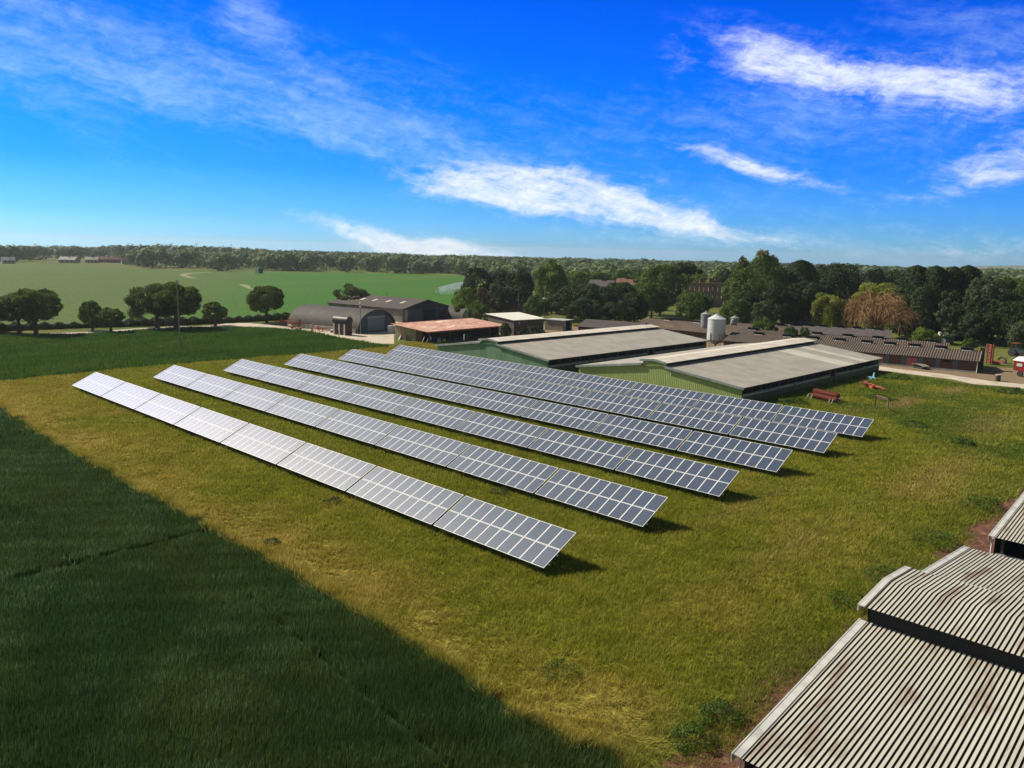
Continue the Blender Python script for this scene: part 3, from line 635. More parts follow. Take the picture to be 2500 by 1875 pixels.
# concrete hut with open side
_x, _y = G(1371, 809); ht = empty('concrete_hut', (_x-5.2, _y-.2, 0), R_(8), 'small flat-roofed concrete hut beside the cream-roofed building', 'hut')
MB().box((-.2, -.2, 2.45), (5.6, 4.4, 2.62)).build('roof', mt['palegrey'], ht)
MB().box((0, 0, 0), (5.2, .15, 2.45)).box((0, 4, 0), (5.2, 4.15, 2.45)).box((0, .15, 0), (.15, 4, 2.45)).build('walls', M('buff_render', (.30, .26, .20), (.24, .21, .17), 1), ht)
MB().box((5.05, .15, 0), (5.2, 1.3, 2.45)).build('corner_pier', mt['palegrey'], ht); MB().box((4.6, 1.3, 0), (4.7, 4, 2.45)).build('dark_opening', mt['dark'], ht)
MB().tube([(-.6, -.5, 0), (-.9, -.5, 2.2)], .06, 6).tube([(-.6, -.5, 0), (-.3, -.5, 2.2)], .06, 6).build('leaning_props', mt['timber'], ht)
# long low brick sheds
def ribbed():
    m, t, b = newmat('ribbed_brown_roof'); x, y, z = t.sep(t.n('ShaderNodeTexCoord').outputs['Object']); s = t.m('SINE', t.m('MULTIPLY', x, 6.2832/.42))
    c = t.mix(t.mapr(t.noise(pos(t), .5, 6, .65), .36, .64), (.120, .088, .064), (.085, .066, .052)); c = t.mix(t.mapr(t.noise(pos(t), 2.2, 4, .6), .55, .7, 0, .6), c, (.15, .115, .055)); c = t.mix(t.mapr(s, -.1, -.9, 0, .3), c, (.035, .027, .02))
    t.put(b.inputs['Base Color'], c); b.inputs['Roughness'].default_value = .9; bn = t.n('ShaderNodeBump'); bn.inputs['Distance'].default_value = .06; t.put(bn.inputs['Height'], s); t.put(b.inputs['Normal'], bn.outputs[0]); return m
mt['ribbed'] = ribbed()
def longshed(label, R0, L0, he, hr, Wd, wallm, roofm, vents=(), name='brick_shed', wins=False, ext=0.0):
    p1 = np.array(G(R0[0], R0[1], hr)); p0 = np.array(G(L0[0], L0[1], hr)); a = p0-p1; L = np.linalg.norm(a)+ext; ang = math.atan2(a[1], a[0]); lf = np.array((-math.sin(ang), math.cos(ang)))
    o = p1-lf*Wd/2; s = gabled(name, label, 'shed', o[0], o[1], ang, Wd, L, he, hr, wallm, roofm, ov=.25, group='long low brick sheds')
    for i, t in enumerate(vents):
        x = L*t; v = empty('ridge_vent', (x, Wd/2, hr)); v.parent = s
        MB().box((-1.0, -.42, -.05), (1.0, .42, .40)).build('vent_box', mt['dark'], v)
        MB().slab([(-1.15, -.6, .42), (1.15, -.6, .42), (1.15, .6, .50), (-1.15, .6, .50)], (0, 0, 1), .07).build('vent_cap', mt['tile_dark'], v)
        MB().slab([(-.8, .40, .02), (.8, .40, .02), (.8, .62, -.04), (-.8, .62, -.04)], (0, 0, 1), .05).build('vent_flap', mt['white'], v)
    return s, L, ang
A, LA, angA = longshed('nearest long red-brick shed with ribbed brown roof beside the road', (2392.6, 857.6), (1790, 812), 2.05, 3.25, 11.6, mt['brick'], mt['ribbed'], [.045, .14, .235, .33, .42, .53, .64, .75, .88])
# wall bays of the nearest shed (local +y side faces the road)
for i in range(16):
    x0 = 1.0+i*2.75
    if x0 > 40: break
    MB().box((x0, 11.6, .35), (x0+1.75, 11.68, 1.75)).build('wall_bay', mt['brick'] if i not in (3, 5) else M('pink_shutter_%d' % i, (.40, .13, .12), (.34, .11, .10), 2), A)
    MB().box((x0+1.85, 11.6, .3), (x0+2.65, 11.70, 1.9)).build('bay_pier', mt['bluegrey'], A)
    if i in (1, 6): MB().box((x0+.2, 11.69, 1.5), (x0+1.5, 11.71, 1.85)).build('vent_slot', mt['dark'], A)
MB().box((0, 11.5, 0), (LA, 11.75, .32)).build('plinth', mt['palegrey'], A)
MB().box((-.75, 4.9, 0), (-.02, 6.3, 3.95)).build('chimney', mt['brick'], A)
MB().tube([(-.05, 11.75, 0), (-.05, 11.75, 2.1)], .06, 8).build('downpipe', mt['white'], A)
MB().slab([(-.26, 11.8, 2.05), (-.26, 5.8, 3.27), (-.26, 5.8, 3.47), (-.26, 11.8, 2.25)], (-1, 0, 0), .06).build('verge_board', mt['palegrey'], A)
longshed('second long shed with ribbed brown roof behind the roadside one', (2314.6, 838), (1806, 803), 2.2, 3.25, 8.2, mt['brick'], mt['ribbed'], [.07, .2, .31, .45, .6, .74, .93])
longshed('long shed with smoother grey roof, standing behind the two brown-roofed ones', (2175, 807), (1914, 792), 2.0, 3.25, 10, mt['brick_dark'], mt['tile_grey'], [.13, .31, .47, .63, .78, .92])
longshed('wide brown-roofed shed to the left of the silos', (1835, 799), (1583, 777.7), 1.9, 3.35, 13.5, mt['brick'], mt['tile_brown'], [.5, .8])
longshed('low dark-roofed shed in the shade left of the wide brown roof', (1575, 789), (1432, 779.8), 1.8, 3.1, 10, mt['brick_dark'], mt['tile_dark'], [])
longshed('narrow brown shed at the back beneath the big flowering tree', (2060, 800), (1802, 790), 2.0, 3.1, 8, mt['brick_dark'], mt['tile_brown'], [.3, .45, .6, .75])
# cottages with brown roofs beyond the workshop
_x, _y = G(1290, 768); gabled('cottage', 'brown-roofed low building in front of the dark trees, nearer of two', 'building', _x-1, _y+6, R_(196), 8, 17, 2.0, 4.2, mt['stone'], mt['tile_brown'], group='brown-roofed buildings by the dark trees', hip=3.2)
_x, _y = G(1300, 752); gabled('cottage', 'brown-roofed building mostly hidden behind the nearer brown roof', 'building', _x, _y+7, R_(190), 8, 19, 2.2, 4.0, mt['brick'], mt['tile_brown'], group='brown-roofed buildings by the dark trees', hip=2)
# ruined mansion
mx, my = GD(1764, 305); m0 = np.array((mx, my)); m1 = np.array(GD(1664, 300)); dv = m1-m0; ml = np.linalg.norm(dv); ang = math.atan2(dv[1], dv[0])
mn = empty('ruined_mansion', (mx, my, 0), ang, 'roofless stone mansion with light showing through its upper windows', 'mansion')
mh = ZAT(mx, my, 693.0); top = mh
us, rows = 9, [(top*.36, top*.50), (top*.66, top*.85)]
def window_wall(b, L, y0, y1, H, n, rows, w=.24):
    cw = L/n
    for i in range(n):
        x0 = i*cw; xa, xb = x0+cw*(.5-w/2), x0+cw*(.5+w/2)
        b.box((x0, y0, 0), (xa, y1, H)); b.box((xb, y0, 0), (x0+cw, y1, H)); z = 0
        for a, c in rows: b.box((xa, y0, z), (xb, y1, a)); z = c
        b.box((xa, y0, z), (xb, y1, H))
b = MB(); window_wall(b, ml, 0, .6, top, us, rows); b.build('front_wall', mt['stone'], mn)
MB().box((0, -9.6, 0), (ml, -9.0, top*.9)).build('back_wall', M('pale_plaster', (.62, .55, .42), (.5, .43, .33), .6), mn)
MB().box((0, -9, 0), (.6, 0, top*.96)).build('side_wall', mt['stone'], mn); MB().box((ml-.6, -9, 0), (ml, 0, top*.95)).build('side_wall', mt['stone'], mn)
MB().box((-.2, -.1, top), (ml+.2, .75, top+.35)).build('cornice', mt['stone'], mn)
for q in (.15, .38, .62): MB().box((ml*q, -7, top*.5), (ml*q+1.3, -6, top+1.7)).box((ml*q-.15, -7.15, top+1.5), (ml*q+1.45, -5.85, top+1.75)).build('chimney', mt['brick'], mn)
MB().box((-6, .5, 0), (-.2, 1.0, 3.2)).build('garden_wall', mt['stone'], mn)
# houses among trees
for (u, d, vt, w, lab) in ((1473, 300, 684, 9, 'pale stone house with grey roof showing above the dark trees'), (1530, 330, 680, 8, 'red-roofed house with chimney almost hidden in the trees')):
    x, y = GD(u, d); h = ZAT(x, y, vt); s = gabled('house', lab, 'house', x+3, y+4, R_(200), 8, w, h*.72, h, mt['palegrey'] if u == 1473 else mt['brick'], mt['tile_grey'] if u == 1473 else M('red_tiles', (.19, .085, .06), (.15, .07, .05), 2))
    MB().box((w/2-.4, 3.6, h-.6), (w/2+.4, 4.4, h+1.3)).build('chimney', mt['brick'], s)
x, y = GD(2068, 252); h = ZAT(x, y, 731); hs = gabled('brick_house', 'red-brick building between the willows', 'house', x+6, y+4, R_(190), 9, 16, h*.7, h, mt['brick'], mt['tile_brown'])
for k in range(4):
    f = MB().box((2.2+k*3.2, 9.0, 1.2), (3.6+k*3.2, 9.08, 2.6)).build('window', mt['white'], hs); MB().box((2.35+k*3.2, 9.08, 1.35), (3.45+k*3.2, 9.10, 2.45)).build('pane', mt['glass'], f)
# distant hamlet
redt = M('far_red_tiles', (.22, .095, .075), (.17, .08, .07), .3); cream = M('far_cream_wall', (.34, .32, .27), (.28, .26, .22), .3)
for i, (u, d, w, wl, rf, lab) in enumerate(((143, 760, 20, cream, mt['palegrey'], 'pale-roofed distant house at the left of the far hamlet'), (160, 790, 14, cream, redt, 'small red-roofed distant house right of the pale one'), (208, 770, 14, cream, mt['palegrey'], 'white-gabled distant house near the centre of the far hamlet'),
     (236, 790, 26, redt, redt, 'long red distant building at the centre of the far hamlet'), (268, 780, 28, redt, redt, 'long red distant building right of the hamlet centre'), (297, 740, 24, mt['palegrey'], redt, 'last red-roofed distant building before the wood'), (6, 720, 12, cream, mt['palegrey'], 'tiny pale distant house at the left edge'))):
    x, y = GD(u, d); s = gabled('distant_house', lab, 'house', x, y, R_(40+i*7), 6, w*.7, 2.8, 5.0, wl, rf, group='houses of the distant hamlet')
    for k in range(3): MB().box((w*.7*(.2+.28*k), -.08, 1.0), (w*.7*(.2+.28*k)+1.1, -.02, 2.2)).build('window', mt['glass'], s)
    MB().box((w*.35, 2.6, 4.6), (w*.35+.8, 3.4, 6.1)).build('chimney', mt['brick'], s)
x, y = G(628, 667); t = empty('field_hut', (x, y, 0), YAW, 'tiny white hut with dark side standing at the far edge of the green field', 'hut')
MB().box((-1.3, -1.3, 0), (1.3, 1.3, 4.2)).build('wall', mt['white'], t); MB().box((-1.6, 1.3, 0), (1.4, 3.4, 3)).build('lean_to', mt['dark'], t); MB().slab([(-1.5, -1.5, 4.2), (1.5, -1.5, 4.2), (1.5, 1.5, 4.5), (-1.5, 1.5, 4.5)], (0, 0, 1), .2).build('roof', mt['palegrey'], t)
# ------------------------------------------------------------------ silos and tanks
def silo(u, v, vroof, veave, vbot, wpx, mat, label, ribs=14):
    x, y = G(u, v); d = math.hypot(x-CAM[0], y-CAM[1]); r = wpx/FPX*d/2*1.01; zr, ze, zb = ZAT(x, y, vroof), ZAT(x, y, veave), ZAT(x, y, vbot)
    s = empty('grain_silo', (x, y, 0), 0, label, 'silo', 'feed silos by the brick sheds'); prof = []
    for i in range(ribs*2+1): prof.append((r*(1.0+(.012 if i % 2 else 0)), zb+(ze-zb)*i/(ribs*2)))
    MB().lathe(prof, 32).build('cylinder', mat, s, smooth=False)
    MB().lathe([(r*1.04, ze-.03), (r*1.04, ze+.04), (r*.25, zr-.1), (r*.25, zr+.08), (r*.12, zr+.12)], 16).build('cone_roof', mat, s)
    MB().lathe([(.2, .25), (.22, .45), (r*.98, zb-.02), (r*.98, zb)], 24).build('hopper', mt['silo_old'], s)
    for k in range(6):
        th = k*math.pi/3+.4; MB().box((r*1.03*math.cos(th)-.05, r*1.03*math.sin(th)-.05, 0), (r*1.03*math.cos(th)+.05, r*1.03*math.sin(th)+.05, zb+(ze-zb)*.35)).build('leg', mt['silo_old'], s)
    b = MB()
    for k in (-.2, .2): b.tube([(r*1.06*math.cos(3.9)+k*.7, r*1.06*math.sin(3.9)-k*.7, .3), (r*1.06*math.cos(3.9)+k*.7, r*1.06*math.sin(3.9)-k*.7, ze)], .025, 5)
    b.build('ladder', mt['galv'], s); return s, r, ze
silo(1746, 847, 767.5, 778.5, 829, 41, mt['silo'], 'large bright galvanised silo with hopper on legs, nearest of three')
silo(1720.5, 828, 760.5, 767, 812, 24, mt['silo_old'], 'tall grey silo behind and left of the bright one', 12)
s3, r3, z3 = silo(1792, 812, 770.5, 776, 806, 19.5, mt['silo_old'], 'small grey silo with a slanting chute, right of the bright one', 8)
MB().tube([(r3*.3, -r3*1.3, z3*.95), (-r3*1.2, -r3*.9, .6)], .16, 8).build('chute', mt['silo'], s3)
x, y = G(1972, 803); tk = empty('round_tank', (x, y, 0), 0, 'squat brown-grey round tank with domed top and side pipes behind the brick sheds', 'tank')
h = ZAT(x, y, 768); r = 12.5/FPX*math.hypot(x-CAM[0], y-CAM[1])
MB().lathe([(r, 0), (r, h*.72), (r*.97, h*.82), (r*.75, h*.93), (r*.35, h*1.0), (.2, h*1.01), (.2, h*1.06)], 28).build('body', mt['tanbrown'], tk, smooth=True)
for s_ in (-1, 1): MB().tube([(s_*r*1.25, -.4, 0), (s_*r*1.25, -.4, h*.9), (s_*r*1.1, -.3, h), (s_*r*.3, 0, h*1.03)], .10, 8).build('side_pipe', mt['galv'], tk)
# black fuel tank on brick stand
x, y = G(837, 817); ft = empty('fuel_tank', (x, y, 0), 3.3196, 'black horizontal cylinder tank on a brick stand with white piers, beside the arched hut', 'tank')
MB().box((-1.9, -.9, 0), (1.9, .9, 2.35)).build('brick_stand', mt['brick_dark'], ft)
MB().tube([(-2.1, 0, 3.1), (2.2, 0, 3.1)], .98, 28).build('cylinder', mt['tank'], ft, smooth=False)
for k in (-1.5, .1, 1.7): MB().box((k-.14, .9, 0), (k+.14, 1.08, 2.4)).build('pier', mt['white'], ft)
MB().lathe([(.25, 4.05), (.25, 4.2), (.1, 4.22)], 12).build('filler_cap', mt['galv'], ft)
# ------------------------------------------------------------------ poles
def pole(u, v, vt, label, rad=.14, arm=True, lamp=False, group=None, name='utility_pole'):
    x, y = G(u, v); h = ZAT(x, y, vt); p = empty(name, (x, y, 0), YAW, label, 'pole', group)
    b = MB(); b.tube([(0, 0, -.2), (.05, 0, h*.5), (.1, 0, h)], [rad, rad*.85, rad*.65], 10); b.build('post', mt['pole'], p)
    if arm:
        MB().box((-.75, -.06, h-.55), (.95, .06, h-.42)).build('crossarm', mt['pole'], p)
        for k in (-.65, .1, .85): MB().lathe([(.03, h-.42), (.03, h-.3), (.09, h-.28), (.07, h-.18), (.09, h-.14), (.03, h-.05)], 8, c=(k, 0)).build('insulator', mt['palegrey'], p)
        MB().tube([(-.6, 0, h-.5), (.05, 0, h-1.2), (.8, 0, h-.5)], .025, 5).build('brace', mt['galv'], p)
    if lamp: MB().lathe([(.05, h-.1), (.20, h), (.18, h+.22), (.04, h+.28)], 10, c=(.1, 0)).build('lamp', mt['white'], p)
    return p, h
pole(440, 856, 683, 'tall lone wooden pole with crossarm standing in the green crop field')
lp, lh = pole(880.5, 816, 741, 'slim lamp pole in front of the arched hut', .10, False, True, name='lamp_pole'); MB().lathe([(.04, lh-.9), (.17, lh-.8), (.17, lh-.62), (.04, lh-.55)], 10, c=(.3, 0)).build('lamp', mt['white'], lp)
pole(827, 823, 806, 'short dark marker post on the edge of the track', .09, False, name='marker_post')
tp, h = pole(1329, 777, 698, 'right-hand and taller pole of the transformer pair', .17, True, group='transformer poles'); pole(1319, 775, 714, 'left-hand and shorter pole of the transformer pair', .16, False, group='transformer poles')
MB().lathe([(.75, h*.42), (.75, h*.60), (.3, h*.63)], 16, c=(-1.0, 0)).build('transformer', mt['palegrey'], tp)
pole(1176, 778, 726, 'thin pole with a small lamp between the arched hut and the hedge', .09, False, name='lamp_pole'); pole(1265, 770, 713, 'thin dark pole by the brown roofs', .10, False)
pole(2009, 806, 757, 'pale thin pole in front of the left willow', .10, False); pole(2324, 840, 806, 'dark pole with side lamp in the paddock', .13, True)
x, y = G(949, 734)
pole(945, 737, 713, 'short pole far behind the grain shed roof', .12, False)
# ------------------------------------------------------------------ things lying about
def item(name, u, v, label, cat, rz=0.0, group=None): x, y = G(u, v); return empty(name, (x, y, 0), rz, label, cat, group)
fr = item('ring_roller', 2008, 979, 'pair of rusty red ribbed field rollers lying in the grass', 'roller', R_(-20))
for k, (y0, z0, x0) in enumerate(((.9, .95, -2.3), (-.1, .55, -1.6))):
    b = MB(); pts = []; rad = []
    for i in range(49): pts.append((x0+i*.085, y0, z0)); rad.append(.40 if i % 2 else .34)
    b.tube(pts, rad, 16); b.build('drum', mt['rust'], fr); MB().tube([(x0-.25, y0, z0), (x0+4.35, y0, z0)], .07, 8).build('axle', mt['tank'], fr)
for x0 in (-1.9, -1.2, 1.8, 2.3): MB().tube([(x0, -.9, .02), (x0-.15, -.5, .6), (x0+.1, .9, .7), (x0, 1.3, .02)], .07, 6).build('end_frame', mt['ledge'], fr)
af = item('arch_frame', 2149, 1006, 'rusty metal arch frame standing alone in the grass', 'frame', YAW+.1)
MB().tube([(-1.65, .3, 0), (-1.25, 0, 1.75), (-1.05, 0, 1.95), (1.15, 0, 1.95), (1.35, 0, 1.8), (1.75, -.2, .75)], .09, 8).build('bent_tube', M('rusty_tube', (.19, .11, .06), (.13, .08, .05), 3), af)
MB().box((-1.0, -.05, 1.7), (1.1, .05, 1.82)).build('crossbar', mt['timber'], af)
rr_ = random.Random(3)
db = item('scrap_heap', 2128, 948, 'heap of orange-red scrap metal sheets and bars in the grass', 'scrap heap', YAW)
for k in range(16):
    a = rr_.uniform(-.5, .5); cx, cy_ = rr_.uniform(-3, 2.6), rr_.uniform(-.6, .6); l = rr_.uniform(.9, 2.2); w = rr_.uniform(.08, .5); z = rr_.uniform(.1, .55)
    dx, dy = math.cos(a)*l/2, math.sin(a)*l/2; nx, ny = -math.sin(a)*w/2, math.cos(a)*w/2; tz = rr_.uniform(-.25, .25)
    MB().slab([(cx-dx-nx, cy_-dy-ny, z-tz), (cx+dx-nx, cy_+dy-ny, z+tz), (cx+dx+nx, cy_+dy+ny, z+tz), (cx-dx+nx, cy_-dy+ny, z-tz)], (0, 0, 1), .06).build('scrap_bar', mt['orange'] if cx > -.6 else mt['rust'], db)
bp = item('plough', 2126, 928, 'small faded blue plough with white parts behind the scrap heap', 'plough', YAW)
MB().tube([(-1.6, 0, .3), (-.4, 0, .45), (.6, 0, .5), (1.5, 0, .55)], .09, 6).build('beam', mt['blue'], bp); MB().slab([(.3, 0, .45), (.9, 0, .45), (.7, .1, 1.3), (.45, .1, 1.3)], (0, 1, 0), .12).build('headstock', mt['blue'], bp)
for k in (-1.2, -.6, .1): MB().slab([(k-.35, 0, .1), (k+.35, -.2, .05), (k+.3, -.1, .5), (k-.2, .05, .45)], (0, 1, 0), .06).build('mouldboard', mt['white'] if k < 0 else mt['blue'], bp)
sp = item('curved_sheet', 2242, 899, 'curved grey roofing sheet lying on a dark stack by the road verge', 'sheet', R_(-32))
b = MB(); P_ = [(-1.7, .05, .35), (-1.1, .05, .62), (0, 0, .78), (1.1, 0, .68), (1.9, 0, .48)]
for i in range(4):
    a, c = P_[i], P_[i+1]; b.slab([(a[0], -.7, a[2]), (c[0], -.7, c[2]), (c[0], .7, c[2]), (a[0], .7, a[2])], (0, 0, 1), .08)
b.build('sheet', M('grey_pink_sheet', (.26, .21, .18), (.2, .17, .15), 2), sp); MB().box((-1.4, -.5, 0), (1.5, .5, .33)).build('stack', mt['tank'], sp)
st = item('stump', 2436, 930, 'round wooden block with pale top at the roadside', 'block', 0); MB().lathe([(.42, 0), (.38, .2), (.38, .92)], 12).build('log', mt['bark'], st); MB().lathe([(.45, .92), (.45, 1.06)], 12).build('pale_top', mt['palegrey'], st)
# red trailer with white cover on the right edge
tr = item('red_trailer', 2511, 921, 'red trailer body with a white cover, cut by the right edge', 'trailer', YAW+.3)
MB().hexa([(-2.2, -.9, .95), (1.8, -.9, .7), (1.8, .9, .7), (-2.2, .9, .95), (-2.2, -1, 2.6), (1.8, -1, 2.6), (1.8, 1, 2.6), (-2.2, 1, 2.6)]).build('body', mt['red'], tr)
MB().hexa([(-2.4, -1.05, 2.6), (1.8, -1.05, 2.6), (1.8, 1.05, 2.6), (-2.4, 1.05, 2.6), (-1.7, -.8, 3.3), (1.8, -.8, 3.4), (1.8, .8, 3.4), (-1.7, .8, 3.3)]).build('cover', mt['white'], tr)
for k in (-.9, .7): MB().tube([(k, -1.0, .5), (k, -.75, .5)], .5, 20).tube([(k, .75, .5), (k, 1.0, .5)], .5, 20).build('wheel', mt['black'], tr)
MB().box((-1.6, -1.03, 1.7), (-.6, -1.005, 2.2)).build('panel_mark', mt['palegrey'], tr)
# dark tractor on the right edge
tc = item('old_tractor', 2488, 871, 'dark green-black machine parked in the paddock at the right edge', 'tractor', YAW+.4)
MB().hexa([(-1.6, -.5, .7), (1.2, -.5, .7), (1.2, .5, .7), (-1.6, .5, .7), (-1.6, -.45, 1.6), (1.2, -.45, 1.4), (1.2, .45, 1.4), (-1.6, .45, 1.6)]).build('body', M('dark_teal_paint', (.025, .05, .055), (.02, .035, .04), 2), tc)
MB().box((-1.5, -.7, 2.6), (-.1, .7, 2.75)).build('cab_roof', mt['rust'], tc)
for sx in (-1.4, -.2): MB().tube([(sx, -.6, 1.5), (sx, -.6, 2.6)], .05, 6).tube([(sx, .6, 1.5), (sx, .6, 2.6)], .05, 6).build('cab_post', mt['tank'], tc)
for (sx, rad) in ((-1.1, .8), (1.1, .5)):
    for sy in (-.85, .6): MB().tube([(sx, sy, rad), (sx, sy+.3, rad)], rad, 20).build('wheel', mt['black'], tc)
MB().box((1.25, -.5, .8), (1.5, .5, 1.0)).build('front_weight', mt['white'], tc)
# vertical red harrow stacked by the brick gable
hr = item('folded_harrow', 2413, 889, 'folded red disc harrow standing upright behind the brick gable', 'harrow', YAW)
for k in range(11): MB().tube([(-.15, -.1+(k % 2)*.1, .4+k*.32), (.65, -.1, .4+k*.32)], .16, 10).build('disc', mt['rust'], hr)
MB().box((-.75, -.1, .1), (-.55, .1, 3.7)).box((.9, -.1, .1), (1.05, .1, 3.9)).box((-.75, -.05, 3.5), (1.0, .05, 3.65)).build('frame', mt['rust'], hr); MB().tube([(-1.1, 0, 3.7), (-1.2, 0, 2.0), (-.9, 0, 1.2), (-.6, 0, 2.2)], .07, 6).build('hose_loop', mt['ledge'], hr)
lh_ = item('low_harrow', 2420, 887, 'low orange-red harrow frame lying beside the folded one', 'harrow', YAW-.2)
for k in range(7): MB().box((-1.2+k*.55, -.5, .1), (-1.0+k*.55, .6, .35+.1*(k % 3))).build('tine_bar', mt['orange'], lh_)
ra = item('wheel_arch', 2446, 886, 'black semicircular hood of an old machine lying in the paddock', 'machine part', YAW)
b = MB(); pts = [(1.15*math.cos(math.pi*i/14), 0, .25+.8*math.sin(math.pi*i/14)) for i in range(15)]; b.tube(pts, .16, 8); b.build('hood', mt['black'], ra); MB().box((-1, -.2, .05), (1, .2, .45)).build('chassis', mt['rust'], ra); MB().tube([(1.3, 0, .2), (1.35, 0, 1.4)], .04, 5).build('lever', mt['tank'], ra)
cvr = item('covered_stack', 2306, 838, 'pale covered bale stack behind the brown roof end', 'bale stack', YAW); MB().hexa([(-1.9, -1, 0), (1.9, -1, 0), (1.9, 1, 0), (-1.9, 1, 0), (-1.6, -.8, 2.4), (2.0, -.8, 2.2), (1.8, .8, 2.2), (-1.5, .8, 2.4)]).build('bales', mt['bluegrey'], cvr); MB().hexa([(-1.75, -1, 1.6), (2.05, -1, 1.5), (2.05, 1, 1.5), (-1.75, 1, 1.6), (-1.5, -.8, 2.5), (1.9, -.8, 2.3), (1.8, .8, 2.3), (-1.4, .8, 2.5)]).build('sheet_cover', mt['cream_roof'], cvr)
# yard clutter along the arched hut
def cultivator(u, v, lab, m_, s=1.0, rz=0.0):
    c = item('cultivator', u, v, lab, 'farm implement', rz, 'implements beside the arched hut')
    b = MB()
    for yy in (-.8, 0, .8): b.box((-1.6*s, yy-.06, .9*s), (1.6*s, yy+.06, 1.05*s))
    for xx in (-1.5, -.5, .5, 1.5): b.box((xx*s-.06, -.9, .8*s), (xx*s+.06, .9, .9*s))
    b.build('frame', m_, c); b = MB()
    for i, xx in enumerate((-1.4, -.9, -.4, .1, .6, 1.1, 1.5)): b.tube([(xx*s, (i % 3-1)*.8, .9*s), (xx*s+.15, (i % 3-1)*.8-.3, .45*s), (xx*s, (i % 3-1)*.8, .05)], .04, 5)
    b.build('tines', mt['tank'], c); MB().box((-.2, -1.1, .5*s), (.2, -.95, 1.7*s)).build('hitch', m_, c); return c
cultivator(694, 797, 'dark red cultivator, leftmost machine by the arched hut', mt['rust'], 1.25, .4)
cultivator(716, 799, 'red cultivator with upright hitch, second machine by the arched hut', mt['rust'], 1.35, -.3)
cultivator(733, 802, 'rusty cultivator nearest the hut corner, with pale bags on it', mt['rust'], 1.3, .9)
cultivator(785, 809, 'small orange implement in the weeds before the black tank', mt['orange'], .75, .2)
def heap(name, u, v, lab, cat, cols, n, w, h, seed):
    o = item(name, u, v, lab, cat, YAW); r_ = random.Random(seed)
    for k in range(n):
        x, y, z = r_.uniform(-w, w), r_.uniform(-.5, .5), r_.uniform(0, h*.5); a = r_.uniform(.2, .55); cs, sn = math.cos(k), math.sin(k)
        b = MB(); b.hexa([(x+cs*a*i-sn*a*.6*j, y+sn*a*i+cs*a*.6*j, z+(0 if q == 0 else h*r_.uniform(.3, .6))) for q in (0, 1) for i, j in ((-1, -1), (1, -1), (1, 1), (-1, 1))])
        b.build('piece', cols[k % len(cols)], o)
    return o
heap('bag_heap', 711, 801, 'pale sacks heaped beside the red cultivators', 'sacks', [mt['palegrey'], mt['cream_roof'], mt['orange']], 6, .9, .8, 1)
heap('pallet_heap', 728, 807, 'brown and orange boards heaped at the hut side', 'boards', [mt['cream_roof'], mt['orange'], mt['bark']], 7, 1.2, .8, 2)
ob = item('leaning_frame', 761, 807, 'orange wooden frame leaning by the hut wall', 'frame', YAW)
b = MB(); b.slab([(-.9, 0, 0), (-.7, 0, 0), (-.5, .4, 1.6), (-.7, .4, 1.6)], (0, 1, 0), .12).slab([(.7, 0, 0), (.9, 0, 0), (.9, .4, 1.5), (.7, .4, 1.5)], (0, 1, 0), .12).slab([(-.7, .38, 1.4), (.9, .38, 1.3), (.9, .4, 1.6), (-.7, .4, 1.7)], (0, 1, 0), .12).slab([(-.9, 0, .1), (.9, 0, .1), (.9, .05, .35), (-.9, .05, .35)], (0, 1, 0), .12); b.build('boards', mt['orange'], ob)
tbl = item('low_bench', 810, 812, 'small pale bench left of the black tank', 'bench', YAW); MB().box((-.7, -.25, .5), (.7, .25, .62)).build('top', mt['cream_roof'], tbl); MB().box((-.6, -.2, 0), (-.5, .2, .5)).box((.5, -.2, 0), (.6, .2, .5)).build('legs', mt['timber'], tbl)
for k, (u, v, lab) in enumerate(((953, 813.5, 'white bulk bag left of its twin at the hut mouth'), (961, 813, 'white bulk bag right of its twin at the hut mouth'))):
    o = item('bulk_bag', u, v, lab, 'bag', .3*k, 'bulk bags at the arched hut'); MB().hexa([(-.4, -.4, 0), (.4, -.4, 0), (.4, .4, 0), (-.4, .4, 0), (-.5, -.5, 1.75), (.5, -.5, 1.7), (.5, .5, 1.8), (-.5, .5, 1.7)]).build('bag', mt['white'], o)
    for q in (-.4, .4): MB().tube([(q, -.4, 1.7), (q, 0, 2.0), (q, .4, 1.7)], .04, 5).build('strap', mt['bluegrey'], o)
# by the red-roofed shed
def hurdle(u, v, lab, w=1.4, h=1.0, lean=.2):
    o = item('metal_hurdle', u, v, lab, 'hurdle', YAW, 'white frames by the red-roofed shed')
    b = MB().tube([(-w/2, 0, 0), (-w/2+.05, lean, h), (w/2, lean, h*.9), (w/2, 0, 0)], .05, 6); b.tube([(0, 0, 0), (0, lean, h*.95)], .04, 6).tube([(-w/2, lean*.5, h*.5), (w/2, lean*.5, h*.45)], .04, 6); b.build('tube_frame', mt['white'], o)
hurdle(1030, 838, 'upright white frame at the corner of the red-roofed shed', .5, 1.4, .5); hurdle(1041, 838.5, 'wide white frame beside the upright one', 1.5, 1.0, .3); hurdle(1008, 833, 'small pale frame against the tan wall', .9, .6, .2)
o = item('white_board', 988, 831, 'white curved board leaning on the tan wall', 'board', YAW); MB().slab([(-.7, 0, .5), (.6, 0, .3), (.6, .3, 1.1), (-.7, .3, 1.15)], (0, 1, 0), .08).build('board', mt['white'], o); MB().box((.4, 0, 0), (.6, .2, .4)).build('foot', mt['white'], o)
o = item('pale_slab', 974, 829, 'pale broken slab at the left foot of the tan wall', 'slab', YAW+.4); MB().slab([(-.6, 0, 0), (.1, 0, 0), (.5, .3, .95), (.1, .3, .8)], (0, 1, 0), .15).build('slab', mt['cream_roof'], o)
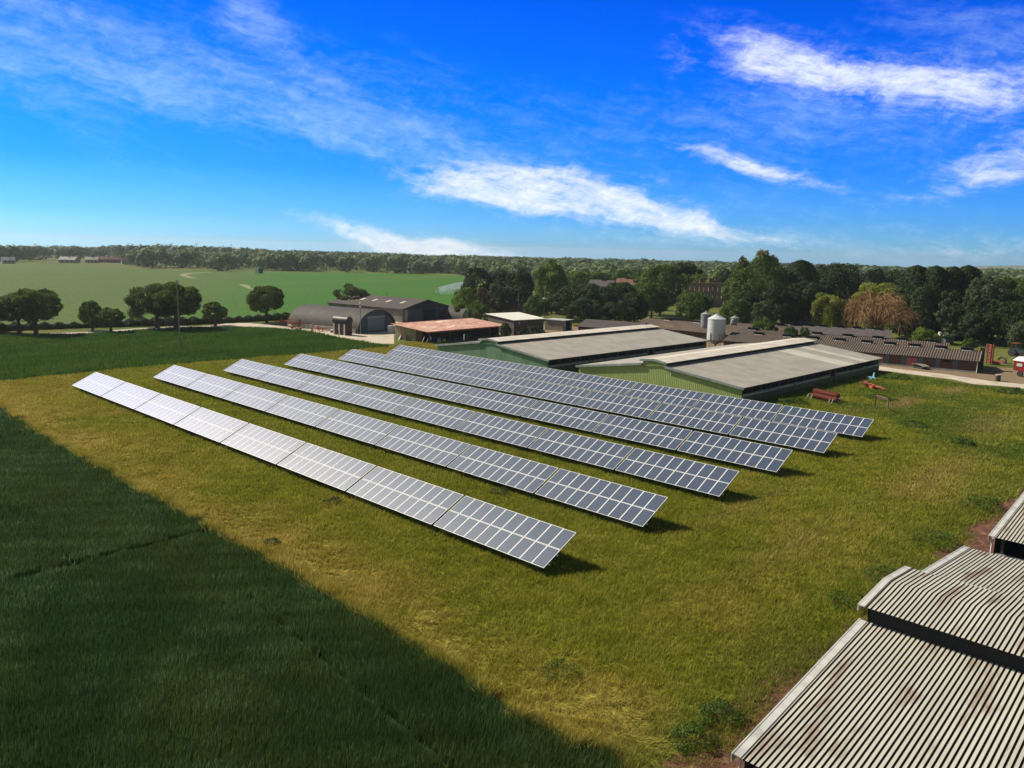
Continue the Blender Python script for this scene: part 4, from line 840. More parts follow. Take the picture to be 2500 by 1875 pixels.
o = item('white_drum', 1050, 836, 'white drum on a rusty stand before the red-roofed shed', 'drum', 0); MB().lathe([(.25, .5), (.3, .7), (.3, 1.1), (.2, 1.2)], 12).build('drum', mt['white'], o); MB().lathe([(.3, 0), (.2, .5)], 8).build('stand', mt['rust'], o)
o = item('yellow_mower', 1084, 836, 'small yellow machine in front of the red-roofed shed', 'machine', YAW); MB().hexa([(-.6, -.4, .3), (.6, -.4, .3), (.6, .4, .3), (-.6, .4, .3), (-.6, -.3, .75), (.5, -.3, .7), (.5, .3, .7), (-.6, .3, .75)]).build('body', mt['yellow'], o)
for k in (-.4, .4): MB().tube([(k, -.5, .25), (k, -.35, .25)], .25, 12).build('wheel', mt['black'], o)
o = item('grey_crate', 1069, 839, 'grey slatted crate beside the yellow machine', 'crate', YAW)
b = MB()
for k in range(5): b.box((-.8, -.05, .1+k*.2), (.8, .05, .22+k*.2))
b.box((-.85, -.08, 0), (-.75, .6, 1.1)).box((.75, -.08, 0), (.85, .6, 1.1)); b.build('slats', mt['bluegrey2'], o)
o = item('loader_arm', 1133, 834, 'white A-shaped loader arm in the open shed', 'loader', YAW)
MB().tube([(-1.1, 0, .2), (.3, 0, 1.1), (.9, 0, 1.6), (1.0, 0, .3)], .11, 6).tube([(.0, 0, .35), (.9, 0, .4)], .09, 6).build('arm', mt['white'], o); MB().box((-.6, .1, .1), (.9, .9, .8)).build('base', mt['black'], o); MB().tube([(-.3, .4, 1.2), (.3, .4, 1.2)], .35, 12).build('wheel', mt['tank'], o)
o = item('white_post_sign', 1081, 826, 'white forked bracket standing in the shade of the open shed', 'bracket', YAW); MB().tube([(0, 0, 0), (0, 0, .9), (-.3, 0, 1.4)], .06, 6).tube([(0, 0, .9), (.4, 0, 1.3), (.35, 0, 1.7)], .06, 6).build('fork', mt['white'], o)
# irrigation gun and its spray
x, y = G(1065, 718); ig = empty('irrigation_gun', (x, y, 0), YAW, 'small white wheeled irrigation gun in the green field', 'sprinkler')
MB().tube([(-.9, 0, .45), (-.9, .2, .45)], .45, 12).tube([(.9, 0, .45), (.9, .2, .45)], .45, 12).build('wheel', mt['white'], ig)
MB().box((-1.6, -.1, .5), (1.2, .1, .7)).tube([(0, 0, .6), (.2, 0, 2.2), (1.0, 0, 2.7)], .09, 6).tube([(-1.5, 0, .6), (-1.6, 0, 1.5)], .08, 6).build('stand', mt['white'], ig)
d0 = math.hypot(x-CAM[0], y-CAM[1]); e = np.array(GD(1150, d0)); s0 = np.array((x, y, 2.3)); ax = np.array((e[0]-x, e[1]-y, 0)); nr_ = np.random.default_rng(4)
vs = []
Lj = np.linalg.norm(ax)
def jet(t): return s0+ax*t+np.array((0, 0, 4.4*t-1.2*t*t))
for i in range(15000):
    t = nr_.uniform(.07, 1.0)**.9; p = jet(t); f = nr_.random()
    if f < .75: p = p+nr_.normal(0, .04+.12*t, 3)
    else: p = p+np.array((nr_.normal(0, .5+.8*t), nr_.normal(0, .5+.8*t), -abs(nr_.normal(0, 1))*p[2]*.45)); p[2] = max(p[2], .1)
    s_ = .045+.05*nr_.random()
    vs += [p+np.array((-s_, 0, -s_)), p+np.array((s_, s_*.7, -s_)), p+np.array((0, -s_*.5, s_*1.4))]
L_['water'] = leafmat('white_water_spray', (.85, .88, .9), (.9, .92, .95), .5, (1, 1, 1)); mw = L_['water']; tag(npmesh('water_spray', vs, 3, mw), 'white water spray arching from the irrigation gun', 'spray', kind='stuff')
# ------------------------------------------------------------------ trees
rg = np.random.default_rng(11)
def unit(n):
    v = rg.normal(size=(n, 3)); return v/np.linalg.norm(v, axis=1, keepdims=True)
def leaf_quads(c, nrm, size, ratio=.6):
    n = len(c); h = unit(n); t = np.cross(nrm, h); t /= np.linalg.norm(t, axis=1, keepdims=True)+1e-9; b = np.cross(nrm, t)
    s = size*(.6+.8*rg.random(n))[:, None]
    q = np.stack([c-t*s*.5, c-b*s*ratio*.5+t*s*.05, c+t*s*.5, c+b*s*ratio*.5+t*s*.05], 1); return q.reshape(-1, 3)
def crown_pts(w, h, z0, K, n, rough=.10, lobe=(.26, .40), low=-.35, full=1.0):
    """leaf centres and normals over K lobes filling an ellipsoid w wide, h high from z0"""
    A = np.array((w/2, w/2, h/2)); cc = np.array((0, 0, z0+h/2))
    i = np.arange(K); zz = 1-(1-low)*(i+.5)/K; th = i*2.39996+rg.uniform(0, 6.28); rr_ = np.sqrt(1-zz**2)
    u = np.stack([rr_*np.cos(th), rr_*np.sin(th), zz], 1)+rg.normal(0, .10, (K, 3)); lr = rg.uniform(lobe[0], lobe[1], K); r = (1.0-lr+rg.normal(0, .045, K))[:, None]
    lc = cc+u*r*A; lc = np.vstack([lc, cc[None]]); lr = np.append(lr, .74)
    pw = lr**2; pw[-1] = pw[-1]*.5; k = rg.choice(K+1, n, p=pw/pw.sum()); d = unit(n); out = lc[k]-cc; out = out/(np.linalg.norm(out, axis=1, keepdims=True)+1e-6)
    dot = (d*out).sum(1); d = np.where((dot < -.1)[:, None] & (k < K)[:, None], d-2*dot[:, None]*out, d)
    rad = (lr[k][:, None])*A*np.array((1, 1, .95)); rr = (1+rg.normal(0, rough, n)+.10*np.sin(d[:, 0]*6+k)*np.sin(d[:, 2]*7+k*2))[:, None]
    c = lc[k]+d*rad*rr
    nr = d*.9+unit(n)*.65; nr /= np.linalg.norm(nr, axis=1, keepdims=True)
    tn = rg.random(n)*.55+(rg.random(K+1)[k])*.45
    ok = c[:, 2] > z0-h*.03
    return c[ok], nr[ok], tn[ok]
def trunk(b, h, r, spread, n=6, seed=0):
    rr = random.Random(seed); b.tube([(0, 0, -.2), (.03*h*rr.uniform(-1, 1), 0, h*.5), (0, 0, h)], [r*1.25, r*.9, r*.7], 8)
    for i in range(n):
        a = 2*math.pi*i/n+rr.uniform(-.3, .3); l = spread*rr.uniform(.5, .9); zz = h*rr.uniform(.75, 1.0)
        b.tube([(0, 0, zz), (math.cos(a)*l*.4, math.sin(a)*l*.4, zz+l*.55), (math.cos(a)*l, math.sin(a)*l, zz+l*1.1)], [r*.55, r*.35, r*.12], 6)
TID = [0]
def tree(u, vb, vt, wpx, kind, leaf, label, dist=None, zc=None, group=None, dens=1.0, name=None):
    TID[0] += 1
    x, y = G(u, vb) if dist is None else GD(u, dist); d = math.hypot(x-CAM[0], y-CAM[1]); h = ZAT(x, y, vt); w = wpx/FPX*d
    names = {'round': 'broadleaf_tree', 'oak': 'broadleaf_tree', 'conifer': 'conifer_tree', 'willow': 'willow_tree', 'bush': 'bush', 'bare': 'bare_tree', 'spindly': 'young_tree', 'umbrella': 'pine_tree', 'spire': 'broadleaf_tree'}
    o = empty(name or names[kind], (x, y, 0), rg.uniform(0, 6.28), label, 'bush' if kind == 'bush' else 'tree', group)
    ls = max(.26, d/FPX*2.5*1.75); area = 3.14*w*h; n = int(min(15000, max(1400, area*3.4/(ls*ls*.6)))*dens)
    b = MB()
    if kind == 'round': cz = h*(zc*1.0 if zc is not None else .22); c, nr, tn = crown_pts(w*.95, h-cz, cz, 26, n, .11, (.22, .34), -.75); trunk(b, cz*1.15+h*.12, w*.028+.12, w*.33, 6, TID[0])
    elif kind in ('oak', 'bush'): cz = h*.04; c, nr, tn = crown_pts(w*1.08, h*.98, cz, 26 if kind == 'oak' else 14, n, .11, (.22, .36), -.8); trunk(b, h*.3, w*.02+.1, w*.2, 4, TID[0])
    elif kind == 'conifer':
        c, nr, tn = [], [], []; z = 1-rg.random(n)**1.15; prof = np.sqrt(np.clip(1.0-z**5, 0, 1))*np.clip(.72+z*.9, 0, 1); th = rg.uniform(0, 6.283, n)
        r = w*.56*prof*(.86+.12*np.sin(th*4+z*7)+.07*np.sin(z*34+th*3))*(1+rg.normal(0, .10, n))
        c = np.stack([r*np.cos(th), r*np.sin(th), z*h], 1); nr = np.stack([np.cos(th), np.sin(th), .35+0*th], 1)+unit(n)*.6; nr /= np.linalg.norm(nr, axis=1, keepdims=True); tn = rg.random(n)*.8; trunk(b, h*.85, .25, .5, 3, TID[0])
    elif kind == 'willow':
        c, nr, tn = crown_pts(w*.9, h*.62, h*.36, 12, n//2, .12); m_ = n//2; th = rg.uniform(0, 6.283, m_); k = np.round(th*7)/7; rr = w/2*(.62+.35*((np.sin(k*37.7)+1)/2))*(1+rg.normal(0, .05, m_)); z = h*(.06+.62*rg.random(m_))
        c2 = np.stack([rr*np.cos(th), rr*np.sin(th), z], 1); n2 = np.stack([np.cos(th), np.sin(th), 0*th], 1)+unit(m_)*.4; n2 /= np.linalg.norm(n2, axis=1, keepdims=True)
        c = np.vstack([c, c2]); nr = np.vstack([nr, n2]); tn = np.append(tn, rg.random(m_)*.8); trunk(b, h*.45, .3, w*.3, 6, TID[0])
    elif kind == 'spindly':
        c, nr, tn = [], [], []
        for q in range(9):
            zz = h*(.18+.78*q/8); ww = w*(.75-.5*q/8); a = rg.uniform(0, 6.28); off = ww*.35; cq, nq, tq = crown_pts(ww*.8, h*.16, zz-h*.08, 5, n//11, .2)
            cq = cq+np.array((off*math.cos(a), off*math.sin(a), 0)); c.append(cq); nr.append(nq); tn.append(tq)
        c, nr, tn = np.vstack(c), np.vstack(nr), np.hstack(tn); trunk(b, h*.8, .1, .8, 5, TID[0])
    elif kind == 'umbrella':
        c, nr, tn = crown_pts(w, h*.34, h*.66, 12, n, .14); rr = random.Random(2)
        for s in (-1, .6): b.tube([(s*.3, 0, 0), (s*w*.10, 0, h*.35), (s*w*.04, .3, h*.55), (s*w*.2, 0, h*.82)], [.5, .38, .3, .16], 8)
        b.tube([(-.3, 0, h*.2), (-w*.25, 0, h*.38)], [.25, .1], 6)
    elif kind == 'spire':
        c, nr, tn = crown_pts(w*1.05, h*.88, 0, 34, n, .11, (.18, .32), -.8); trunk(b, h*.5, .5, w*.2, 5, TID[0])
        for (fx, zt, fw) in ((-.27, .90, .17), (.02, 1.0, .22), (.20, .93, .19)):
            v = RGT[:2]/np.linalg.norm(RGT[:2]); cq, nq, tq = crown_pts(w*fw, h*.26, h*(zt-.26), 9, n//14, .20)
            # crown frame is rotated with the empty: undo it so the tops stand where they are seen
            a = -o.rotation_euler[2]; vx, vy = v[0]*math.cos(a)-v[1]*math.sin(a), v[0]*math.sin(a)+v[1]*math.cos(a)
            cq = cq+np.array((vx*fx*w, vy*fx*w, 0)); k_ = npmesh('flowering_top', leaf_quads(cq, nq, ls), 4, L_['flower'], o, tq)
    elif kind == 'bare':
        rr = random.Random(9)
        b.tube([(0, 0, 0), (.2, .1, h*.18), (0, 0, h*.34)], [.6, .5, .42], 8)
        nb_ = 62; R0 = w/2
        for i in range(nb_):
            a_ = 6.2832*i/nb_*7+rr.uniform(-.2, .2); el_ = rr.uniform(.12, 1.45); R1 = R0*rr.uniform(.8, 1.02)
            def dome(t, a1, e1, dr_=0.0):    # limb rises then bends over and droops
                r1 = R1*math.cos(e1)*math.sin(t*1.5708)**.9; z1 = h*.30+(h*.68)*math.sin(e1)*math.sin(t*1.5708)+h*.12*math.sin(t*3.14)-dr_*max(0, t-.6)*h*.9
                return np.array((r1*math.cos(a1), r1*math.sin(a1), max(z1, .3)))
            m1 = [dome(t/6, a_+.12*math.sin(t+i), el_, .35*(el_ < .9)) for t in range(7)]
            b.tube(m1, [.20, .16, .12, .09, .07, .05, .035], 5, cap=False)
            for j in range(9):
                t0 = rr.uniform(.3, .98); st_ = dome(t0, a_+.12*math.sin(t0*6+i), el_, .35*(el_ < .9)); a2 = a_+rr.uniform(-.9, .9); up = rr.uniform(-.05, .16)*h; l = R0*rr.uniform(.15, .38)
                q1 = st_+np.array((math.cos(a2)*l*.5, math.sin(a2)*l*.5, up*.7)); q2 = st_+np.array((math.cos(a2)*l, math.sin(a2)*l, up*.5-.06*h)); q3 = q2+np.array((math.cos(a2)*l*.2, math.sin(a2)*l*.2, -rr.uniform(.08, .26)*h))
                q3[2] = max(q3[2], .2); b.tube([st_, q1, q2, q3], [.05, .04, .033, .02], 3, cap=False)
                for _ in range(2):
                    q4 = q1+np.array((rr.uniform(-1, 1), rr.uniform(-1, 1), rr.uniform(-.8, .9)))*R0*.12; b.tube([q1, q4], [.045, .025], 3, cap=False)
        b.build('branches', mt['deadwood'], o); return o
    b.build('trunk', mt['bark'], o); npmesh('crown', leaf_quads(c, nr, ls), 4, L_[leaf], o, tn); return o
rowg = 'trees along the farm track'
tree(48, 815, 713, 92, 'round', 'row', 'dark round tree at the left edge, partly behind its neighbour', group=rowg)
tree(88, 817, 704, 112, 'round', 'row', 'large dark dense tree second from the left edge by the track', group=rowg)
tree(-35, 812, 715, 90, 'round', 'row', 'dark tree cut by the left edge of the photo', group=rowg)
tree(226, 807, 733, 52, 'round', 'row', 'small upright dark tree, left of the pair of small trees', zc=.12, group=rowg)
tree(271, 812, 752, 58, 'round', 'row', 'small low round tree, right of the pair of small trees', zc=.3, group=rowg)
tree(384, 801, 689, 125, 'round', 'row', 'big broad tree with pale-lit left side behind the tall pole', zc=.17, group=rowg)
tree(430, 803, 692, 128, 'round', 'row', 'big broad tree to the right of and touching its twin at the tall pole', zc=.22, group=rowg)
tree(526, 795, 738, 58, 'round', 'row', 'small round tree to the right of the tall pole', zc=.18, group=rowg)
tree(651, 787, 698, 90, 'round', 'row', 'tree with visible forked trunk just left of the arched hut', zc=.22, group=rowg)
tree(861, 745, 697, 82, 'bush', 'row', 'rounded tree top showing behind the ridge of the grain shed', dist=232)
# hedge along the field edge
hp = [G(u, v) for u, v in [(-120, 822), (0, 808), (120, 803), (300, 797), (430, 793), (560, 788), (640, 783), (720, 778)]]
cs, ns_, ts = [], [], []
for (x0, y0), (x1, y1) in zip(hp[:-1], hp[1:]):
    L = math.hypot(x1-x0, y1-y0); n = int(L*330); t = rg.random(n); a = rg.uniform(-.3, math.pi+.3, n); px = x0+(x1-x0)*t; py = y0+(y1-y0)*t
    nx, ny = -(y1-y0)/L, (x1-x0)/L; wv = 1+.25*np.sin(px*.9)+.2*np.sin(py*2.3); c = np.stack([px+nx*1.3*np.cos(a)*wv, py+ny*1.3*np.cos(a)*wv, 1.35*np.sin(a)*wv+rg.normal(0, .08, n)], 1)
    cs.append(c); nn = np.stack([nx*np.cos(a), ny*np.cos(a), np.sin(a)+.2], 1)+unit(n)*.6; ns_.append(nn/np.linalg.norm(nn, axis=1, keepdims=True)); ts.append(rg.random(n))
hg = npmesh('hedge', leaf_quads(np.vstack(cs), np.vstack(ns_), .42), 4, L_['hedge'], None, np.hstack(ts)); tag(hg, 'long low dark green hedge along the far field edge behind the track trees', 'hedge')
# wood in the middle and right
T = [
 (1165, 762, 655, 72, 'oak', 'dark', 'dark tree at the left end of the farm wood beside the spray', 262), (1215, 0, 660, 66, 'oak', 'dark', 'dark tree second along the left end of the farm wood', 268), (1268, 0, 657, 70, 'oak', 'dark', 'dark tree third along the left end of the farm wood', 262),
 (1134, 770, 703, 50, 'oak', 'bright', 'small bright green tree behind the smaller arched hut', 232), (1178, 0, 700, 34, 'oak', 'brown', 'brownish tree between the bright green one and the grey-green one', 238), (1212, 0, 692, 44, 'oak', 'sage', 'grey-green tree above the brown roofs', 236), (1262, 0, 693, 60, 'oak', 'dark', 'shaded tree behind the thin dark pole', 244), (1235, 0, 700, 40, 'oak', 'sage', 'pale-leaved tree between the grey-green tree and the thin pole', 240),
 (1170, 778, 738, 62, 'bush', 'mid', 'low green bush right of the smaller arched hut', 205), (1125, 0, 741, 34, 'bush', 'bright', 'light green bush directly behind the smaller arched hut', 215),
 (1346, 0, 639, 82, 'oak', 'bright', 'tall bright yellow-green tree behind the transformer poles', 246), (1312, 0, 722, 62, 'bush', 'mid', 'bush filling in at the foot of the transformer poles', 222),
 (1395, 0, 700, 105, 'oak', 'dark', 'broad dark tree right of the transformer poles', 222), (1450, 0, 697, 100, 'oak', 'dark', 'broad dark tree in the middle of the dark clump', 218), (1512, 0, 690, 105, 'oak', 'dark', 'broad dark tree at the right of the dark clump', 222), (1548, 0, 712, 60, 'oak', 'dark', 'smaller dark tree at the right edge of the dark clump', 214), (1425, 0, 730, 90, 'bush', 'dark', 'low dark bush in front of the dark clump', 208), (1500, 0, 735, 90, 'bush', 'dark', 'low dark bush beneath the right dark trees', 208),
 (1410, 0, 658, 66, 'oak', 'bright', 'bright-topped tree just right of the tall yellow-green one', 320), (1462, 0, 662, 62, 'oak', 'bright', 'bright-topped tree above the stone house roof', 330), (1520, 0, 658, 60, 'oak', 'mid', 'mid green tree above the hidden red-roofed house', 345), (1565, 0, 660, 60, 'oak', 'mid', 'mid green tree left of the tall brownish-topped one', 330), (1370, 0, 680, 60, 'oak', 'mid', 'mid green tree filling behind the transformer poles', 290), (1440, 0, 690, 70, 'oak', 'dark', 'dark tree left of the stone house', 285), (1560, 0, 690, 60, 'oak', 'mid', 'tree right of the hidden red-roofed house', 275),
 (1610, 765, 644, 106, 'oak', 'mid', 'tall broad green tree left of the ruined mansion', 250), (1590, 0, 690, 70, 'oak', 'mid', 'lower green tree at the foot of the tall broad one', 238), (1560, 758, 735, 40, 'bush', 'bright', 'pale bush on the lawn left of the tall broad tree', 250),
 (1668, 0, 641, 66, 'umbrella', 'dark', 'flat-topped pine with bare crooked trunks in front of the mansion', 270), (1692, 772, 711, 80, 'oak', 'mid', 'rounded green tree in front of the mansion', 232),
 (1748, 0, 664, 50, 'oak', 'yellow', 'yellow-green tree above the mansion roofline', 345), (1705, 0, 668, 50, 'oak', 'bright', 'bright tree above the left of the mansion', 350), (1775, 0, 655, 60, 'oak', 'dark', 'dark tree behind the right end of the mansion', 325),
 (1845, 0, 607, 146, 'spire', 'mid', 'giant broad tree with pale flowering tops rising highest of all', 235), (1795, 800, 728, 66, 'oak', 'mid', 'smaller green tree at the foot of the giant one', 214), (1860, 0, 735, 60, 'oak', 'sage', 'shaded shrubby tree right below the giant one', 212), (1815, 0, 700, 70, 'oak', 'dark', 'dark tree beneath the giant tree', 222), (1890, 0, 690, 80, 'oak', 'dark', 'dark tree at the right foot of the giant tree', 224),
 (1944, 0, 636, 80, 'conifer', 'dark', 'very dark dense conifer right of the giant tree', 240), (1945, 0, 690, 80, 'oak', 'dark', 'dark tree at the foot of the dense conifer', 226), (2040, 0, 642, 96, 'oak', 'dark', 'large dark dome-shaped tree right of the dense conifer', 270), (1995, 0, 650, 56, 'oak', 'dark', 'dark tree between the dense conifer and the dome-shaped tree', 280), (2010, 0, 700, 90, 'oak', 'dark', 'dark tree behind the left willow', 245), (2075, 0, 705, 70, 'oak', 'dark', 'dark tree behind the brick building', 270),
 (2018, 797, 713, 82, 'willow', 'yellow', 'yellow-green weeping willow, left of the two willows', 222), (1862, 806, 776, 58, 'bush', 'mid', 'green elder bush growing among the shed roofs', 186), (1928, 822, 797, 30, 'bush', 'mid', 'small round bush poking up between shed roofs', 172), (1961, 0, 803, 24, 'bush', 'mid', 'tiny weed bush on the shed roof line', 172),
 (2120, 0, 655, 66, 'oak', 'dark', 'dark background tree above the large willow', 300), (2170, 0, 658, 66, 'oak', 'dark', 'dark background tree between the large willow and the conifers', 310), (2142, 0, 687, 122, 'willow', 'yellow', 'large yellow-green willow behind the dead orange tree', 234), (2136, 816, 722, 158, 'bare', 'brown', 'dead leafless orange-brown tree with a spreading twiggy crown', 208),
 (2222, 0, 649, 72, 'conifer', 'dark', 'dark conifer, leftmost of the tall conifer screen', 226), (2268, 0, 650, 60, 'conifer', 'dark', 'dark conifer second in the tall screen', 224), (2310, 0, 652, 58, 'conifer', 'dark', 'dark conifer third in the tall screen', 226), (2345, 0, 649, 66, 'conifer', 'dark', 'dark conifer, rightmost of the tall screen', 230), (2245, 0, 700, 70, 'conifer', 'dark', 'lower dark conifer filling between the first two', 220), (2330, 0, 720, 70, 'oak', 'dark', 'lower dark tree beneath the right of the screen', 220), (2195, 0, 730, 50, 'oak', 'dark', 'low dark tree beside the dead orange tree', 220),
 (2295, 0, 716, 62, 'spindly', 'sage', 'spindly grey-green sapling before the dark conifers', 206), (2396, 0, 674, 82, 'oak', 'sage', 'grey-green tree right of the conifer screen', 222), (2365, 0, 714, 52, 'spindly', 'sage', 'thin pale green tree right of the spindly sapling', 212), (2448, 0, 676, 84, 'oak', 'mid', 'green tree near the right edge', 226), (2500, 0, 672, 80, 'oak', 'mid', 'green tree cut by the right edge', 224), (2420, 0, 730, 90, 'oak', 'dark', 'dark lower tree at the wood edge', 214), (2490, 0, 735, 90, 'oak', 'dark', 'dark lower tree at the wood edge by the right border', 212), (2490, 0, 785, 50, 'oak', 'sage', 'low grey-green tree at the right border', 206), (2560, 0, 690, 90, 'oak', 'dark', 'dark tree just past the right border', 216), (2375, 0, 760, 60, 'oak', 'dark', 'shaded tree at the wood edge', 212),
 (2254, 834, 801, 50, 'bush', 'bright', 'bright round bush with big pale leaves behind the brick roofs', 190), (2366, 856, 826, 30, 'bush', 'mid', 'small green bush beside the folded harrow', None),
 (1233, 815, 788, 26, 'bush', 'sage', 'grey-green bush at the far end of the red-roofed shed', 166), (1300, 818, 795, 60, 'bush', 'dark', 'dark shrub against the blue-grey wall', 168)]
for (u, vb, vt, wpx, kind, leaf, lab, dist) in T:
    tree(u, vb, vt, wpx, kind, leaf, lab, dist=dist, dens=1.0)
# far woods: belts of small crowns read as one mass
vs, tn = [], []; cores = MB()
def vedge(u):
    pts = [(-400, 640), (0, 640), (110, 641), (130, 634), (310, 632), (330, 655), (430, 660), (560, 663), (935, 666), (1000, 671), (1130, 673), (1300, 700), (1900, 720), (2100, 712), (2900, 720)]
    for (a, b_), (c, d_) in zip(pts[:-1], pts[1:]):
        if a <= u <= c: return b_+(d_-b_)*(u-a)/(c-a)
    return 700
for d in (330, 372, 415, 460, 505, 550, 600, 655, 720, 800, 900, 1020, 1180, 1380, 1650):
    rad = 7.5 if d < 700 else 8.5 if d < 1100 else 12; step = rad*1.15/d; a = R_(-84)
    while a < R_(0):
        a += step*rg.uniform(.7, 1.3); dd = d*rg.uniform(.95, 1.05); x, y = CAM[0]+math.sin(a)*dd, CAM[1]+math.cos(a)*dd; z0 = terr(x, y)
        u, v = PX((x, y, z0))
        if v > vedge(u)-1 or u < -120 or u > 2650: continue
        if u > 900 and d > 1200 and 1300 < u: pass
        if u < 1000: h = rg.uniform(9.5, 12.5)
        elif d < 480: h = rg.uniform(8.0, 10.5) if u > 1300 else rg.uniform(6, 9)
        else: h = rg.uniform(7.5, 11)
        if 130 < u < 310 and d < 830: h = 4 if rg.random() < .6 else 7
        if 250 < u < 700 and d > 800: h += 3.5*math.exp(-((u-420)/220)**2)
        r = rad*rg.uniform(.7, 1.15); n = int(230*(1.3 if d < 700 else .9)); c = unit(n); c[:, 2] = np.abs(c[:, 2])*np.where(rg.random(n) < .8, 1, -1); s = 1+rg.normal(0, .10, n)[:, None]
        bump = 1+.12*np.sin(c[:, 0:1]*7+x)+.12*np.sin(c[:, 1:2]*8+y); p = np.array((x, y, z0+h*.5))+c*s*bump*np.array((r*1.1, r*1.1, h*.5)); nn = c+unit(n)*.35; nn /= np.linalg.norm(nn, axis=1, keepdims=True)
        vs.append(leaf_quads(p, nn, 1.9 if d < 500 else 2.3 if d < 800 else 3.4, .8)); tn.append(np.clip(rg.random(n)*.5+rg.random()*.5, 0, 1))
fw = npmesh('distant_woodland', np.vstack(vs), 4, L_['far'], None, np.hstack(tn)); tag(fw, 'hazy distant woodland stretching along the horizon behind the fields', 'woodland', kind='stuff')
# pale fields and a long hill on the horizon
hm = M('far_hill_trees', (.10, .13, .09), (.14, .17, .12), .01, bump=0); fm = M('far_pale_field', (.22, .26, .13), (.25, .27, .15), .005)
def hillstrip(name, pts, dist, depth, mat):
    b = MB(); n = len(pts); P = []
    for (u, vt, vb) in pts:
        x, y = GD(u, dist) ; x0, y0 = CAM[0]+(x-CAM[0]), CAM[1]+(y-CAM[1]); a = math.atan2(x0-CAM[0], y0-CAM[1]); zt = ZAT(x0, y0, vt); zb = terr(x0, y0)-8
        x1, y1 = CAM[0]+math.sin(a)*(dist-depth), CAM[1]+math.cos(a)*(dist-depth); x2, y2 = CAM[0]+math.sin(a)*(dist+depth*2), CAM[1]+math.cos(a)*(dist+depth*2)
        P.append([(x1, y1, zb), ((x0+x1)/2, (y0+y1)/2, zb*.3+zt*.7), (x0, y0, zt), (x2, y2, zb-30)])
    for i in range(n-1):
        for j in range(3): b.poly([P[i][j], P[i+1][j], P[i+1][j+1], P[i][j+1]])
    return b.build(name, mat, kind='structure')
def jag(u0, u1, f, n, amp, seed):
    r = random.Random(seed); return [(u0+(u1-u0)*i/n, f(u0+(u1-u0)*i/n)+r.uniform(-amp, amp), 0) for i in range(n+1)]
hillstrip('hill', jag(1380, 1660, lambda u: 647-11*math.exp(-((u-1545)/105)**4), 60, .5, 1), 2600, 300, hm)
hillstrip('hill', jag(1900, 2700, lambda u: 650.5-2.2*math.exp(-((u-2480)/90)**4)+1.5*math.exp(-((u-2230)/80)**2), 120, .7, 2), 2400, 200, hm)
# ------------------------------------------------------------------ grass and crops as blades
def in_poly(px, py, poly):
    c = np.zeros(len(px), bool); n = len(poly)
    for i in range(n):
        x0, y0 = poly[i]; x1, y1 = poly[(i+1) % n]
        k = ((y0 > py) != (y1 > py)); xx = (x1-x0)*(py-y0)/((y1-y0) if y1 != y0 else 1e-9)+x0; c ^= (k & (px < xx))
    return c
def scatter(poly, n, dref, pw, bounds=None):
    P = np.array(poly); lo, hi = (P.min(0), P.max(0)) if bounds is None else bounds
    out = []
    while sum(map(len, out)) < n:
        q = rg.random((200000, 2))*(np.array(hi)-np.array(lo))+np.array(lo); d = np.hypot(q[:, 0]-CAM[0], q[:, 1]-CAM[1])
        keep = rg.random(len(q)) < np.minimum(1, (dref/d)**pw); q = q[keep]
        f = q-CAM[:2]; dep = f@FWD[:2]+CAM[2]*.168; side = f@RGT[:2]; q = q[(dep > 8) & (np.abs(side) < dep*.80+6)]
        out.append(q[in_poly(q[:, 0], q[:, 1], poly)])
    return np.vstack(out)[:n]
def wave(x, y): return np.sin(x*.9+1.3*np.sin(y*.55))*np.sin(y*1.1+1.7*np.sin(x*.4))*.5+np.sin(x*.31+y*.23)*.3+np.sin(x*2.3-y*1.7)*.25
def blades(name, q, h0, w0, lean, mat, label, cat, clump=.5, nb=3, z=0.0, lay=None):
    n = len(q); q = np.repeat(q, nb, 0)+rg.normal(0, .07, (n*nb, 2)); N = len(q); d = np.hypot(q[:, 0]-CAM[0], q[:, 1]-CAM[1])
    wv = wave(q[:, 0], q[:, 1]); h = h0*(.65+.5*rg.random(N))*(1+clump*wv); w = w0*(d/35)**.85*(.7+.6*rg.random(N)); w = np.maximum(w, .012)
    th = rg.uniform(0, 6.283, N); la = rg.normal(0, 1, (N, 2))*lean*h[:, None]+np.array((.16, .05))*h[:, None]
    if lay is not None:
        k = lay(q[:, 0], q[:, 1]); a = 3.0*wave(q[:, 0]*1.7+9, q[:, 1]*1.7)+rg.normal(0, .5, N); la += (k*h*1.3)[:, None]*np.stack([np.cos(a), np.sin(a)], 1); h = h*(1-.55*k)
    c, s = np.cos(th)*w/2, np.sin(th)*w/2; Z = np.full(N, z)
    v = np.stack([np.stack([q[:, 0]-c, q[:, 1]-s, Z], 1), np.stack([q[:, 0]+c, q[:, 1]+s, Z], 1), np.stack([q[:, 0]+la[:, 0], q[:, 1]+la[:, 1], Z+h], 1)], 1)
    tn = np.clip(rg.random(N)*.75+.25*(.5+wv*.6), 0, 1)
    o = npmesh(name, v.reshape(-1, 3), 3, mat, None, tn); return tag(o, label, cat, kind='stuff')
mq = scatter(MEADOW, 420000, 42, 1.3)
lit = (mq[:, 0] < 97.5+.4*np.sin(mq[:, 1]*.8)+rg.normal(0, .35, len(mq)))
mq = mq[lit | (mq[:, 1] > 55)]
laid = lambda x, y: np.clip((-(y)-4.5)/4.0, 0, 1)*np.clip(wave(x*1.9+2*np.sin(y), y*1.9+4)*2.5, 0, 1)*.8
blades('meadow_grass', mq, .30, .036, .30, grassmat('meadow_blades', meadow_color, .35, (.50, 1.6)), 'rough yellow-green grass covering the meadow around the solar rows', 'grass', .22, 3, lay=laid)
cq = scatter(fcp, 330000, 38, 1.3, ((-25, -45), (112, -3)))
